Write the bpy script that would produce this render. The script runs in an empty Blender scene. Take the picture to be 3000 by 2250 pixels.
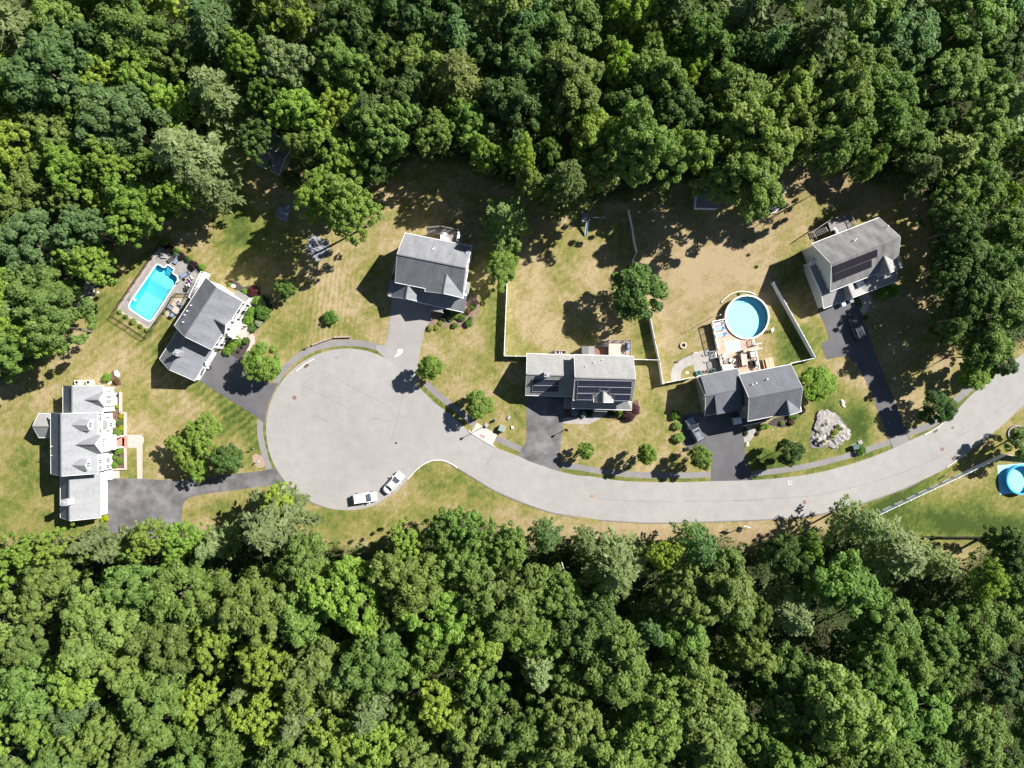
import bpy, math, random
import numpy as np
from mathutils import Vector, Matrix
R=math.radians; PI=math.pi
random.seed(7); rng=np.random.default_rng(11)
scene=bpy.context.scene
# ---------------------------------------------------------------- camera, sky, sun, exposure
S=15.5; H=137.0                       # pixels of the 3000 px photo per metre of ground, flying height
cam=bpy.data.cameras.new('camera'); camo=bpy.data.objects.new('camera',cam); scene.collection.objects.link(camo)
camo.location=(0,0,H); camo.rotation_euler=(0,0,0)
cam.sensor_width=36; cam.lens=36/2/(1500/S/H); cam.clip_start=1; cam.clip_end=5000
scene.camera=camo
world=bpy.data.worlds.new('World'); scene.world=world; world.use_nodes=True
wn=world.node_tree.nodes; wl=world.node_tree.links
sky=wn.new('ShaderNodeTexSky'); sky.sky_type='NISHITA'; sky.sun_disc=False
SUN_EL=R(41); SUN_AZ=R(28.5)
sky.sun_elevation=SUN_EL; sky.sun_rotation=R(90)-SUN_AZ
wl.new(sky.outputs[0],wn['Background'].inputs[0]); wn['Background'].inputs[1].default_value=0.05; sky.air_density=.75; sky.dust_density=.3
sd=Vector((math.cos(SUN_AZ)*math.cos(SUN_EL),math.sin(SUN_AZ)*math.cos(SUN_EL),math.sin(SUN_EL)))
sl=bpy.data.lights.new('sun','SUN'); sl.energy=5.0; sl.angle=R(0.5); sl.color=(1,0.96,0.9)
so=bpy.data.objects.new('sun',sl); scene.collection.objects.link(so); so.location=(60,40,100)
so.rotation_euler=sd.to_track_quat('Z','Y').to_euler()
scene.view_settings.view_transform='Standard'; scene.view_settings.look='None'
scene.view_settings.gamma=1; scene.view_settings.exposure=1.22; scene.view_settings.use_curve_mapping=False
scene.cycles.max_bounces=6; scene.cycles.transparent_max_bounces=8
# ---------------------------------------------------------------- measuring helpers
def PX(px,py,h=0.0):
    k=(H-h)/H
    return ((px-1500)/S*k,(1125-py)/S*k)
def zone(a,b,s):
    return lambda x,y,h=0.0: PX(a+s*x,b+s*y,h)
zA=zone(50,1050,.18083); zB=zone(50,1300,.18083); zC=zone(300,680,.18083); zD=zone(450,780,.2411)
zE=zone(1000,620,.22604); zF=zone(600,420,.22604); zG=zone(1450,950,.22604); zU=zone(1950,820,.22604)
zI=zone(1950,1050,.22604); zJ=zone(2280,600,.22604); zK=zone(1650,540,.31646); zL=zone(2400,880,.27125)
zM=zone(700,950,.36166); zN=zone(1150,1100,.27125); zO=zone(1650,1150,.27125); zQ=zone(2150,1150,.38427)
zR=zone(300,1150,.2713); zV=zone(0,0,1.35624); zW=zone(0,600,.45208); zT=zone(2040,930,.17336)
zB5=zone(0,1450,.45208); zB6=zone(1000,1450,.45208); zB7=zone(2000,1450,.45208); zT1=zone(0,0,.45208); zT2=zone(1000,0,.45208); zT3=zone(2000,0,.45208)
zX=zone(2850,1200,.2941)
def PP(z,pts,h=0.0): return [z(x,y,h) for x,y in pts]
def smooth(pts,n=5,closed=False):
    out=[]; m=len(pts)
    rngi=range(m if closed else m-1)
    for i in rngi:
        p=[np.array(pts[(i+k)%m] if closed else pts[min(max(i+k,0),m-1)]) for k in (-1,0,1,2)]
        for j in range(n):
            t=j/n
            q=.5*((2*p[1])+(-p[0]+p[2])*t+(2*p[0]-5*p[1]+4*p[2]-p[3])*t*t+(-p[0]+3*p[1]-3*p[2]+p[3])*t**3)
            out.append(tuple(q))
    if not closed: out.append(tuple(pts[-1]))
    return out
# ---------------------------------------------------------------- materials
MATS={}
def newmat(name):
    m=bpy.data.materials.new(name); m.use_nodes=True; MATS[name]=m
    return m,m.node_tree.nodes,m.node_tree.links,m.node_tree.nodes['Principled BSDF']
def ramp(n,c0,c1,p0=.3,p1=.7):
    r=n.new('ShaderNodeValToRGB'); e=r.color_ramp.elements
    e[0].position=p0; e[0].color=(*c0,1); e[1].position=p1; e[1].color=(*c1,1); return r
def noise(n,l,scale,detail=3,rough=.6,coord=None,vec=None):
    t=n.new('ShaderNodeTexNoise'); t.inputs['Scale'].default_value=scale; t.inputs['Detail'].default_value=detail
    t.inputs['Roughness'].default_value=rough
    if vec is not None: l.new(vec,t.inputs['Vector'])
    else:
        g=n.new('ShaderNodeNewGeometry'); l.new(g.outputs['Position'],t.inputs['Vector'])
    return t
def math_(n,l,op,a,b=None,clamp=False):
    m=n.new('ShaderNodeMath'); m.operation=op; m.use_clamp=clamp
    for i,x in enumerate((a,b)):
        if x is None: continue
        if hasattr(x,'is_output'): l.new(x,m.inputs[i])
        else: m.inputs[i].default_value=x
    return m.outputs[0]
def mixc(n,l,f,a,b,mode='MIX'):
    m=n.new('ShaderNodeMix'); m.data_type='RGBA'; m.blend_type=mode
    for i,x in ((0,f),(6,a),(7,b)):
        if hasattr(x,'is_output'): l.new(x,m.inputs[i])
        elif i==0: m.inputs[0].default_value=x
        else: m.inputs[i].default_value=(*x,1)
    return m.outputs[2]
def mat(name,col,var=.12,scale=3.,rough=.7,metal=0.,scale2=None,spec=.5,coat=0):
    if name in MATS: return MATS[name]
    m,n,l,b=newmat(name)
    t=noise(n,l,scale)
    lo=[max(0,c*(1-var)) for c in col]; hi=[min(1,c*(1+var)) for c in col]
    r=ramp(n,lo,hi); l.new(t.outputs[0],r.inputs[0]); c=r.outputs[0]
    if scale2:
        t2=noise(n,l,scale2,2); r2=ramp(n,(1-var*1.3,)*3,(1+var*.6,)*3); l.new(t2.outputs[0],r2.inputs[0])
        c=mixc(n,l,1.,c,r2.outputs[0],'MULTIPLY')
    l.new(c,b.inputs['Base Color']); b.inputs['Roughness'].default_value=rough; b.inputs['Metallic'].default_value=metal
    b.inputs['Specular IOR Level'].default_value=spec; b.inputs['Coat Weight'].default_value=coat
    return m
def shingle(name,col,streak=.25):
    m,n,l,b=newmat(name)
    uv=n.new('ShaderNodeUVMap')
    mp=n.new('ShaderNodeMapping'); l.new(uv.outputs[0],mp.inputs[0]); mp.inputs['Scale'].default_value=(1,1,1)
    br=n.new('ShaderNodeTexBrick'); l.new(mp.outputs[0],br.inputs['Vector'])
    br.inputs['Scale'].default_value=1; br.inputs['Brick Width'].default_value=.45; br.inputs['Row Height'].default_value=.2
    br.inputs['Mortar Size'].default_value=.02; br.inputs['Color1'].default_value=(*[c*.92 for c in col],1)
    br.inputs['Color2'].default_value=(*[c*1.08 for c in col],1); br.inputs['Mortar'].default_value=(*[c*.7 for c in col],1)
    br.inputs['Bias'].default_value=0
    t=noise(n,l,9,3,.7); r=ramp(n,(.72,)*3,(1.25,)*3,.32,.7); l.new(t.outputs[0],r.inputs[0])
    c=mixc(n,l,1.,br.outputs[0],r.outputs[0],'MULTIPLY')
    mp2=n.new('ShaderNodeMapping'); l.new(uv.outputs[0],mp2.inputs[0]); mp2.inputs['Scale'].default_value=(.55,.16,1)
    t2=n.new('ShaderNodeTexNoise'); l.new(mp2.outputs[0],t2.inputs['Vector']); t2.inputs['Scale'].default_value=1.2; t2.inputs['Detail'].default_value=4
    r2=ramp(n,(1-streak,)*3,(1.08,)*3,.34,.62); l.new(t2.outputs[0],r2.inputs[0])
    c=mixc(n,l,1.,c,r2.outputs[0],'MULTIPLY')
    l.new(c,b.inputs['Base Color']); b.inputs['Roughness'].default_value=.85; b.inputs['Specular IOR Level'].default_value=.3
    bp=n.new('ShaderNodeBump'); bp.inputs['Strength'].default_value=.4; bp.inputs['Distance'].default_value=.03
    l.new(t.outputs[0],bp.inputs['Height']); l.new(bp.outputs[0],b.inputs['Normal'])
    return m
def siding(name,col):
    m,n,l,b=newmat(name)
    g=n.new('ShaderNodeNewGeometry'); sx=n.new('ShaderNodeSeparateXYZ'); l.new(g.outputs['Position'],sx.inputs[0])
    f=math_(n,l,'FRACT',math_(n,l,'MULTIPLY',sx.outputs[2],5.5)); r=ramp(n,[c*.72 for c in col],col,.02,.22); l.new(f,r.inputs[0])
    t=noise(n,l,1.2,3); r2=ramp(n,(.9,)*3,(1.05,)*3); l.new(t.outputs[0],r2.inputs[0])
    c=mixc(n,l,1.,r.outputs[0],r2.outputs[0],'MULTIPLY'); l.new(c,b.inputs['Base Color']); b.inputs['Roughness'].default_value=.6
    return m
def asphalt(name,col,var=.1,speck=.12,big=.06):
    m,n,l,b=newmat(name)
    t=noise(n,l,big,5,.55); r=ramp(n,[c*(1-var) for c in col],[c*(1+var) for c in col],.35,.65); l.new(t.outputs[0],r.inputs[0])
    t2=noise(n,l,5,4,.75); r2=ramp(n,(1-speck,)*3,(1+speck,)*3,.3,.7); l.new(t2.outputs[0],r2.inputs[0])
    c=mixc(n,l,1.,r.outputs[0],r2.outputs[0],'MULTIPLY')
    t3=noise(n,l,.55,4,.6); r3=ramp(n,(1-var*1.2,1-var*1.2,1-var*1.2),(1+var*.5,)*3,.3,.62); l.new(t3.outputs[0],r3.inputs[0])
    c=mixc(n,l,1.,c,r3.outputs[0],'MULTIPLY')
    l.new(c,b.inputs['Base Color']); b.inputs['Roughness'].default_value=.9; b.inputs['Specular IOR Level'].default_value=.25
    bp=n.new('ShaderNodeBump'); bp.inputs['Strength'].default_value=.3; bp.inputs['Distance'].default_value=.02
    l.new(t2.outputs[0],bp.inputs['Height']); l.new(bp.outputs[0],b.inputs['Normal'])
    return m
def leafmat(name,trans=.35):
    m,n,l,b=newmat(name)
    oi=n.new('ShaderNodeObjectInfo'); at=n.new('ShaderNodeAttribute'); at.attribute_name='tint'
    r=ramp(n,(.68,.72,.7),(1.32,1.25,1.1),0,1); l.new(at.outputs['Fac'],r.inputs[0])
    c=mixc(n,l,1.,oi.outputs['Color'],r.outputs[0],'MULTIPLY')
    b.inputs['Roughness'].default_value=.55; b.inputs['Specular IOR Level'].default_value=.25
    l.new(c,b.inputs['Base Color'])
    tr=n.new('ShaderNodeBsdfTranslucent'); hc=mixc(n,l,1.,c,(1.1,1.35,.6),'MULTIPLY'); l.new(hc,tr.inputs[0])
    mx=n.new('ShaderNodeMixShader'); mx.inputs[0].default_value=trans
    l.new(b.outputs[0],mx.inputs[1]); l.new(tr.outputs[0],mx.inputs[2]); l.new(mx.outputs[0],n['Material Output'].inputs[0])
    return m
def water(name,tint):
    m,n,l,b=newmat(name); n.remove(b)
    tr=n.new('ShaderNodeBsdfTransparent'); tr.inputs[0].default_value=(*tint,1)
    gl=n.new('ShaderNodeBsdfGlossy'); gl.inputs['Roughness'].default_value=.03
    t=noise(n,l,2.5,3); bp=n.new('ShaderNodeBump'); bp.inputs['Strength'].default_value=.15; bp.inputs['Distance'].default_value=.05
    l.new(t.outputs[0],bp.inputs['Height']); l.new(bp.outputs[0],gl.inputs['Normal'])
    mx=n.new('ShaderNodeMixShader'); mx.inputs[0].default_value=.035
    l.new(tr.outputs[0],mx.inputs[1]); l.new(gl.outputs[0],mx.inputs[2]); l.new(mx.outputs[0],n['Material Output'].inputs[0])
    return m
def decking(name,col,ang):
    m,n,l,b=newmat(name)
    g=n.new('ShaderNodeNewGeometry'); mp=n.new('ShaderNodeMapping'); mp.inputs['Rotation'].default_value=(0,0,-ang)
    l.new(g.outputs['Position'],mp.inputs[0]); sx=n.new('ShaderNodeSeparateXYZ'); l.new(mp.outputs[0],sx.inputs[0])
    y=math_(n,l,'MULTIPLY',sx.outputs[1],5.0); f=math_(n,l,'FRACT',y); fl=math_(n,l,'FLOOR',y)
    wn_=n.new('ShaderNodeTexWhiteNoise'); wn_.noise_dimensions='1D'; l.new(fl,wn_.inputs['W'])
    r=ramp(n,[c*.8 for c in col],[c*1.12 for c in col],0,1); l.new(wn_.outputs[0],r.inputs[0])
    r2=ramp(n,(.55,)*3,(1,)*3,.02,.14); l.new(f,r2.inputs[0])
    c=mixc(n,l,1.,r.outputs[0],r2.outputs[0],'MULTIPLY')
    t=noise(n,l,1.3,4); r3=ramp(n,(.85,)*3,(1.1,)*3); l.new(t.outputs[0],r3.inputs[0]); c=mixc(n,l,1.,c,r3.outputs[0],'MULTIPLY')
    l.new(c,b.inputs['Base Color']); b.inputs['Roughness'].default_value=.8
    return m
def rockmat(name,c0,c1):
    m,n,l,b=newmat(name)
    t=noise(n,l,1.6,8,.65); r=ramp(n,c0,c1,.35,.68); l.new(t.outputs[0],r.inputs[0])
    t2=noise(n,l,7,4,.7); r2=ramp(n,(.7,)*3,(1.2,)*3); l.new(t2.outputs[0],r2.inputs[0])
    c=mixc(n,l,1.,r.outputs[0],r2.outputs[0],'MULTIPLY'); l.new(c,b.inputs['Base Color']); b.inputs['Roughness'].default_value=.9
    bp=n.new('ShaderNodeBump'); bp.inputs['Strength'].default_value=.8; bp.inputs['Distance'].default_value=.15
    l.new(t.outputs[0],bp.inputs['Height']); l.new(bp.outputs[0],b.inputs['Normal'])
    return m
white=mat('white_paint',(.8,.8,.79),.03,1.5,.45)
vinyl=mat('white_vinyl',(.78,.79,.8),.03,1.,.4)
black_metal=mat('black_metal',(.02,.02,.022),.2,3,.4,.3)
dark_glass=mat('window_glass',(.045,.055,.07),.3,.6,.08,0,None,.8)
grey_metal=mat('grey_metal',(.42,.43,.44),.1,3,.4,.4)
rubber=mat('tyre_rubber',(.02,.02,.02),.1,5,.8)
chrome=mat('bright_trim',(.7,.7,.72),.03,2,.2,.9)
concrete=mat('concrete',(.3,.28,.26),.12,.8,.9,0,6)
pinkstone=mat('pink_pavers',(.44,.35,.31),.12,2.5,.9,0,9)
brickred=mat('brick_steps',(.42,.2,.15),.2,3,.85,0,8)
mulchm=mat('brown_mulch',(.13,.075,.05),.4,2.5,.95,0,12)
darkmulch=mat('dark_mulch',(.055,.045,.042),.35,2.5,.95,0,12)
wood=mat('weathered_wood',(.3,.24,.18),.25,2,.85,0,8)
greywood=mat('grey_wood',(.2,.19,.185),.25,2,.85,0,8)
bark=mat('bark',(.16,.13,.1),.35,4,.95)
palebark=mat('pale_bark',(.4,.37,.33),.3,4,.9)
granite=mat('granite',(.55,.53,.51),.12,3,.85,0,9)
roadm=asphalt('old_asphalt',(.268,.256,.248),.07,.1,.045)
walkm=asphalt('path_asphalt',(.19,.178,.178),.08,.1,.1)
drive_dark=asphalt('sealed_asphalt',(.098,.096,.102),.1,.1,.15)
drive_mid=asphalt('worn_asphalt',(.125,.12,.124),.28,.12,.22)
drive_light=asphalt('pale_asphalt',(.25,.235,.228),.06,.08,.1)
patiom=mat('stamped_concrete',(.24,.225,.215),.16,.7,.85,0,4)
# ---------------------------------------------------------------- mesh builder
COL=scene.collection; WL={}
class MB:
    def __init__(s): s.v=[]; s.f=[]; s.uv=[]
    def face(s,pts,uv=None):
        i=len(s.v); s.v+= [tuple(p) for p in pts]; s.f.append(tuple(range(i,i+len(pts)))); s.uv.append(uv)
        return s
    def box(s,c,size,rz=0.,rot=None):
        hx,hy,hz=[d/2 for d in size]
        M=rot if rot is not None else Matrix.Rotation(rz,3,'Z')
        P=[Vector(c)+M@Vector((x*hx,y*hy,z*hz)) for x in(-1,1) for y in(-1,1) for z in(-1,1)]
        i=len(s.v); s.v+=[tuple(p) for p in P]
        for q in ((0,1,3,2),(4,6,7,5),(0,4,5,1),(2,3,7,6),(0,2,6,4),(1,5,7,3)):
            s.f.append(tuple(i+k for k in q)); s.uv.append(None)
        return s
    def bar(s,p,q,w,h=None):
        p=Vector(p);q=Vector(q);d=q-p;L=d.length
        if L<1e-6: return s
        M=d.to_track_quat('X','Z').to_matrix()
        return s.box((p+q)/2,(L,w,h or w),rot=M)
    def prism(s,poly,z0,z1,uvs=None):
        a=sum(poly[k][0]*poly[(k+1)%len(poly)][1]-poly[(k+1)%len(poly)][0]*poly[k][1] for k in range(len(poly)))
        if a<0: poly=poly[::-1]
        n=len(poly); i=len(s.v)
        s.v+=[(x,y,z0) for x,y in poly]+[(x,y,z1) for x,y in poly]
        s.f.append(tuple(range(i+n,i+2*n))); s.f.append(tuple(range(i+n-1,i-1,-1)))
        for k in range(n): s.f.append((i+k,i+(k+1)%n,i+n+(k+1)%n,i+n+k))
        s.uv+=[None]*(n+2); return s
    def cyl(s,c,r,h,n=16,r2=None,axis=None):
        r2=r if r2 is None else r2; i=len(s.v); M=axis if axis is not None else Matrix.Identity(3)
        for rr,z in ((r,0),(r2,h)):
            for k in range(n): s.v.append(tuple(Vector(c)+M@Vector((rr*math.cos(2*PI*k/n),rr*math.sin(2*PI*k/n),z))))
        s.f.append(tuple(range(i+n,i+2*n))); s.f.append(tuple(range(i+n-1,i-1,-1)))
        for k in range(n): s.f.append((i+k,i+(k+1)%n,i+n+(k+1)%n,i+n+k))
        s.uv+=[None]*(n+2); return s
    def tube(s,pts,radii,n=7):
        pts=[Vector(p) for p in pts]; i0=len(s.v)
        for k,p in enumerate(pts):
            d=(pts[min(k+1,len(pts)-1)]-pts[max(k-1,0)]); M=d.to_track_quat('Z','Y').to_matrix(); r=radii[k] if hasattr(radii,'__len__') else radii
            for j in range(n): s.v.append(tuple(p+M@Vector((r*math.cos(2*PI*j/n),r*math.sin(2*PI*j/n),0))))
        for k in range(len(pts)-1):
            for j in range(n):
                a=i0+k*n+j;b=i0+k*n+(j+1)%n; s.f.append((a,b,b+n,a+n)); s.uv.append(None)
        s.f.append(tuple(i0+(len(pts)-1)*n+j for j in range(n))); s.f.append(tuple(i0+n-1-j for j in range(n))); s.uv+=[None,None]
        return s
    def strip(s,pts,w,z0,z1=None,closed=False):
        pts=[np.array(p,float) for p in pts]; n=len(pts); L=[];Rr=[]
        for k in range(n):
            a=pts[(k-1)%n] if closed else pts[max(k-1,0)]; b=pts[(k+1)%n] if closed else pts[min(k+1,n-1)]
            d=b-a; d/=np.linalg.norm(d)+1e-9; nn=np.array([-d[1],d[0]])*w/2; L.append(pts[k]+nn); Rr.append(pts[k]-nn)
        for k in range(n if closed else n-1):
            q=(k+1)%n
            if z1 is None: s.face([(*Rr[k],z0),(*Rr[q],z0),(*L[q],z0),(*L[k],z0)])
            else: s.prism([tuple(Rr[k]),tuple(Rr[q]),tuple(L[q]),tuple(L[k])],z0,z1)
        return s
    def ring(s,c,ri,ro,z0,z1,n=40):
        for k in range(n):
            a=2*PI*k/n;b=2*PI*(k+1)/n
            q=[(c[0]+r*math.cos(t),c[1]+r*math.sin(t)) for r,t in((ri,a),(ro,a),(ro,b),(ri,b))]
            i=len(s.v); s.v+=[(x,y,z0) for x,y in q]+[(x,y,z1) for x,y in q]
            for f in ((4,5,6,7),(3,2,1,0),(1,2,6,5),(3,0,4,7)): s.f.append(tuple(i+j for j in f)); s.uv.append(None)
        return s
    def build(s,name,m,parent=None,smooth_=False,loc=None,label=None):
        o=None
        if parent is not None: org=WL[parent.name]
        else:
            if loc is None:
                a=np.array(s.v); loc=(a[:,0].mean(),a[:,1].mean(),a[:,2].min())
            org=Vector(loc)
        me=bpy.data.meshes.new(name)
        me.from_pydata([(x-org.x,y-org.y,z-org.z) for x,y,z in s.v],[],s.f)
        if any(u is not None for u in s.uv):
            ul=me.uv_layers.new(name='UVMap'); k=0
            for fi,f in enumerate(s.f):
                u=s.uv[fi]
                for j in range(len(f)):
                    ul.data[k].uv=u[j] if u is not None else (0,0); k+=1
        me.materials.append(m)
        if smooth_:
            for p in me.polygons: p.use_smooth=True
        o=bpy.data.objects.new(name,me); COL.objects.link(o)
        if parent is not None: o.parent=parent
        else: o.location=org
        WL[o.name]=org
        if label: o['label']=label
        return o
def tag(o,label,cat,group=None,kind=None):
    if label: o['label']=label
    if cat: o['category']=cat
    if group: o['group']=group
    if kind: o['kind']=kind
    return o
def root(name,loc,label,cat,group=None):
    o=bpy.data.objects.new(name,None); COL.objects.link(o)
    loc=Vector((loc[0],loc[1],loc[2] if len(loc)>2 else 0)); o.location=loc; o.empty_display_size=.3
    WL[o.name]=loc; tag(o,label,cat,group); return o
def sheet(name,pts,z,m,thick=None):
    mb=MB()
    if thick: mb.prism(pts,z-thick,z)
    else:
        a=sum(pts[k][0]*pts[(k+1)%len(pts)][1]-pts[(k+1)%len(pts)][0]*pts[k][1] for k in range(len(pts)))
        mb.face([(x,y,z) for x,y in (pts if a>0 else pts[::-1])])
    o=mb.build(name,m); o['kind']='structure'; return o
def copy_tree(o,loc=None,rz=None,scale=None,label=None,group=None,color=None,parent=None):
    c=o.copy(); COL.objects.link(c)
    if parent is not None: c.parent=parent
    if loc is not None: c.location=loc
    if rz is not None: c.rotation_euler=(0,0,rz)
    if scale is not None: c.scale=scale
    if label: c['label']=label
    if group: c['group']=group
    if color is not None: c.color=(*color,1)
    for ch in o.children: copy_tree(ch,parent=c,color=color)
    return c
# ---------------------------------------------------------------- ground
TOPF=[(-200,900),(0,838),(60,800),(150,742),(172,650),(195,600),(235,590),(240,540),(300,500),(370,470),(440,445),(470,420),(485,370),(470,300),(520,318),(560,330),(620,350),(660,400),(690,480),(750,505),(820,460),(812,395),(850,388),(897,352),(987,362),(1054,395),(1120,420),(1237,452),(1354,442),(1404,420),(1475,402),(1558,420),(1622,462),(1675,436),(1690,385),(1708,362),(1800,380),(1891,402),(1960,400),(2014,450),(2004,553),(2010,620),(2035,710),(2075,765),(2130,790),(2225,765),(2500,500),(2500,-250),(-200,-250)]
BOTF=[(-200,1165),(0,1165),(150,1152),(250,1168),(330,1148),(380,1132),(470,1142),(520,1118),(600,1120),(680,1165),(800,1172),(870,1142),(950,1112),(1005,1098),(1060,1122),(1150,1160),(1300,1162),(1450,1165),(1560,1152),(1640,1182),(1700,1165),(1740,1140),(1830,1132),(1870,1110),(1930,1145),(2000,1190),(2090,1205),(2130,1172),(2212,1152),(2500,1150),(2500,1900),(-200,1900)]
VS=1.35624
def inpoly(P,poly):
    x,y=P[...,0],P[...,1]; r=np.zeros(x.shape,bool); n=len(poly)
    for i in range(n):
        x1,y1=poly[i];x2,y2=poly[(i+1)%n]
        c=((y1>y)!=(y2>y))&(x<(x2-x1)*(y-y1)/((y2-y1) or 1e-9)+x1); r^=c
    return r
def polydist(P,poly):
    d=np.full(P.shape[:-1],1e9)
    for i in range(len(poly)):
        a=np.array(poly[i],float);b=np.array(poly[(i+1)%len(poly)],float);ab=b-a
        t=np.clip(((P-a)@ab)/(ab@ab+1e-9),0,1); q=a+t[...,None]*ab
        d=np.minimum(d,np.linalg.norm(P-q,axis=-1))
    return d
POOLPATIO=PP(zC,[(935,245),(250,1240),(760,1565),(1190,985),(1425,1060),(1625,655),(1330,440),(1160,400),(1000,262)])
POOLIN=PP(zC,[(865,540),(890,522),(925,528),(985,568),(1015,572),(1060,525),(1163,597),(1140,668),(1200,700),(1222,735),(1222,785),(820,1405),(790,1432),(750,1440),(715,1425),(455,1255),(435,1225),(432,1185),(450,1140)])
gx=np.concatenate([[-2500,-900,-400,-200,-150],np.arange(-120,120.1,.75),[150,200,400,900,2500]])
gy=np.concatenate([[-2500,-900,-400,-200,-120],np.arange(-90,90.1,.75),[120,200,400,900,2500]])
GX,GY=np.meshgrid(gx,gy,indexing='ij'); nx,ny=len(gx),len(gy)
GV=np.stack([GX,GY],-1); gpx=np.stack([GX*S+1500,1125-GY*S],-1)/VS       # V pixels at ground level
kf=(H-7)/H; cx,cy=1500/VS,1125/VS
def shrinkp(poly,k=kf): return [((x-cx)*k+cx,(y-cy)*k+cy) for x,y in poly]
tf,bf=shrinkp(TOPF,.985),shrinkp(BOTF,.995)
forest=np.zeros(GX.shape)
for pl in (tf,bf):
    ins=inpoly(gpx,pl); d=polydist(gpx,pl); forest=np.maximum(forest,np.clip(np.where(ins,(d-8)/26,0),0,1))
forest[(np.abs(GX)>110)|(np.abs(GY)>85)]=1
lush=np.full(GX.shape,.27); soil=np.zeros(GX.shape); st1=np.zeros(GX.shape); st2=np.zeros(GX.shape)
def splat(a,x,y,r,amt,ry=None,ang=0):
    ry=ry or r; dx=gpx[...,0]-x; dy=gpx[...,1]-y; c,s_=math.cos(R(ang)),math.sin(R(ang))
    u=(dx*c+dy*s_)/r; v=(-dx*s_+dy*c)/ry
    a+=amt*.75*np.exp(-(u*u+v*v)**1.)
for q in [(530,480,75,.55,45,20),(560,530,60,.3),(440,560,60,.15),(300,560,120,.3,30,-55),(60,1050,70,.4,110),(40,930,60,.15),(180,1100,90,.25),(210,760,60,-.25),
 (330,740,150,.35,35,38),(520,900,110,.45,35,42),(480,950,50,.2),(260,800,40,.1),(540,860,50,.3,40),(200,680,60,.25,100),(640,690,50,.35,80),(560,950,40,.3,60),(470,1100,70,.45,20,-5),
 (700,640,60,-.15,120),(760,720,50,.15,40),(860,690,40,.1),(980,1040,70,.45,35,20),(900,1110,100,.3,25),(760,1130,80,.45,30),(680,1090,50,.3),(1050,1080,40,.2),
 (1010,640,60,.1,60),(1070,700,25,.6,80),(1035,900,60,.25,30,40),(1120,910,30,.35,60),(1160,660,60,-.2,120),(1130,760,40,.3,20),(1390,730,22,.6,45),(1230,540,60,.15,40),
 (1500,600,120,-.3,110),(1590,540,90,-.2,60),(1310,970,110,-.1,40),(1430,880,25,.3,60),(1730,760,40,.85,35),(1700,700,25,.2,60),(1690,730,60,.2),
 (1700,990,90,.7,50),(1640,1000,30,.3,60),(1800,900,70,.5,30,40),(1860,910,25,.7,50,-20),(1780,860,30,.5,50),(1900,880,40,-.1),(1830,940,60,.3),(1470,1080,30,.3),
 (1970,1060,120,.6,18,-28),(2010,1120,130,.9,40),(2150,1140,120,.85,25),(2080,1080,60,.15,30),(1910,1095,60,.5,18,-28),(2190,1080,40,.3),
 (1400,1140,500,-.2,14),(1760,560,60,.4,50),(1830,480,40,.1),(2160,1000,60,.2),(1985,900,40,-.1),(1120,1120,60,-.2,12,15)]: splat(lush,*q)
# greener grass verges between path and road
for pts in (PP(zM,[(330,500),(420,400),(550,300),(700,210),(860,185),(1020,195),(1180,255)]),PP(zM,[(205,840),(225,960),(270,1130)]),PP(zN,[(330,150),(480,280),(600,390),(760,530)]),
            PP(zN,[(1100,730),(1360,845)]),PP(zO,[(0,830),(300,895),(700,930),(1100,940),(1580,940)]),PP(zQ,[(150,655),(400,625),(700,565),(1000,480),(1190,420)]),PP(zL,[(1080,1440),(1350,1290)]),PP(zL,[(1450,1180),(1650,1010),(1880,820)])):
    for i in range(len(pts)-1):
        for t in np.linspace(0,1,14):
            x=(pts[i][0]+(pts[i+1][0]-pts[i][0])*t)*S+1500; y=1125-(pts[i][1]+(pts[i+1][1]-pts[i][1])*t)*S
            m=(np.abs(gpx[...,0]-x/VS)<30)&(np.abs(gpx[...,1]-y/VS)<30)
            lush[m]=np.maximum(lush[m],.5*np.exp(-((gpx[...,0][m]-x/VS)**2+(gpx[...,1][m]-y/VS)**2)/90)+.15)
for q in [(1780,400,90,.9,30),(1690,470,40,.5,30),(1840,430,80,.5,25),(2040,770,25,.9,14,45),(1300,1152,230,.6,14),(1130,1128,80,.45,14,15),(1590,1165,110,.75,16),(1640,1150,60,.4,20),(310,1160,30,.7,12),(190,630,22,.7,22),(2010,440,60,.3,60),(1780,1140,60,.4),(2090,1183,90,.35,10),(1370,450,25,.4),(1500,620,150,.4,120),(1600,530,80,.3,60),(1870,650,60,.25,120)]: splat(soil,*q)
for q in [(340,740,170,1.,60,38),(520,900,120,1.,60,42),(460,560,60,.5,60,40)]: splat(st1,*q)
for q in [(710,650,55,1.,120),(530,760,1,0.)]: splat(st2,*q)
verts=np.stack([GX.ravel(),GY.ravel(),np.zeros(GX.size)],-1)
ii,jj=np.meshgrid(np.arange(nx-1),np.arange(ny-1),indexing='ij'); a=(ii*ny+jj).ravel()
faces=np.stack([a,a+ny,a+ny+1,a+1],-1)
fc=(verts[faces].mean(1))[:,:2]
shr=[tuple(np.array(p)*.0+np.array(p)) for p in POOLPATIO]
hole=inpoly(fc,shr)&((polydist(fc,shr)>.75)|(polydist(fc,POOLIN)<.6)|inpoly(fc,POOLIN))
faces=faces[~hole]
gm=bpy.data.meshes.new('ground'); gm.from_pydata(verts.tolist(),[],faces.tolist())
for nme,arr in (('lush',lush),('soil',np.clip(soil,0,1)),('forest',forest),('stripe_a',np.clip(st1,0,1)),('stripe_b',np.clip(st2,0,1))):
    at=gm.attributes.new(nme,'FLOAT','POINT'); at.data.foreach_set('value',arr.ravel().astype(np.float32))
m,n,l,b=newmat('lawn_grass')
def att(nm):
    a_=n.new('ShaderNodeAttribute'); a_.attribute_name=nm; return a_.outputs['Fac']
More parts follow.
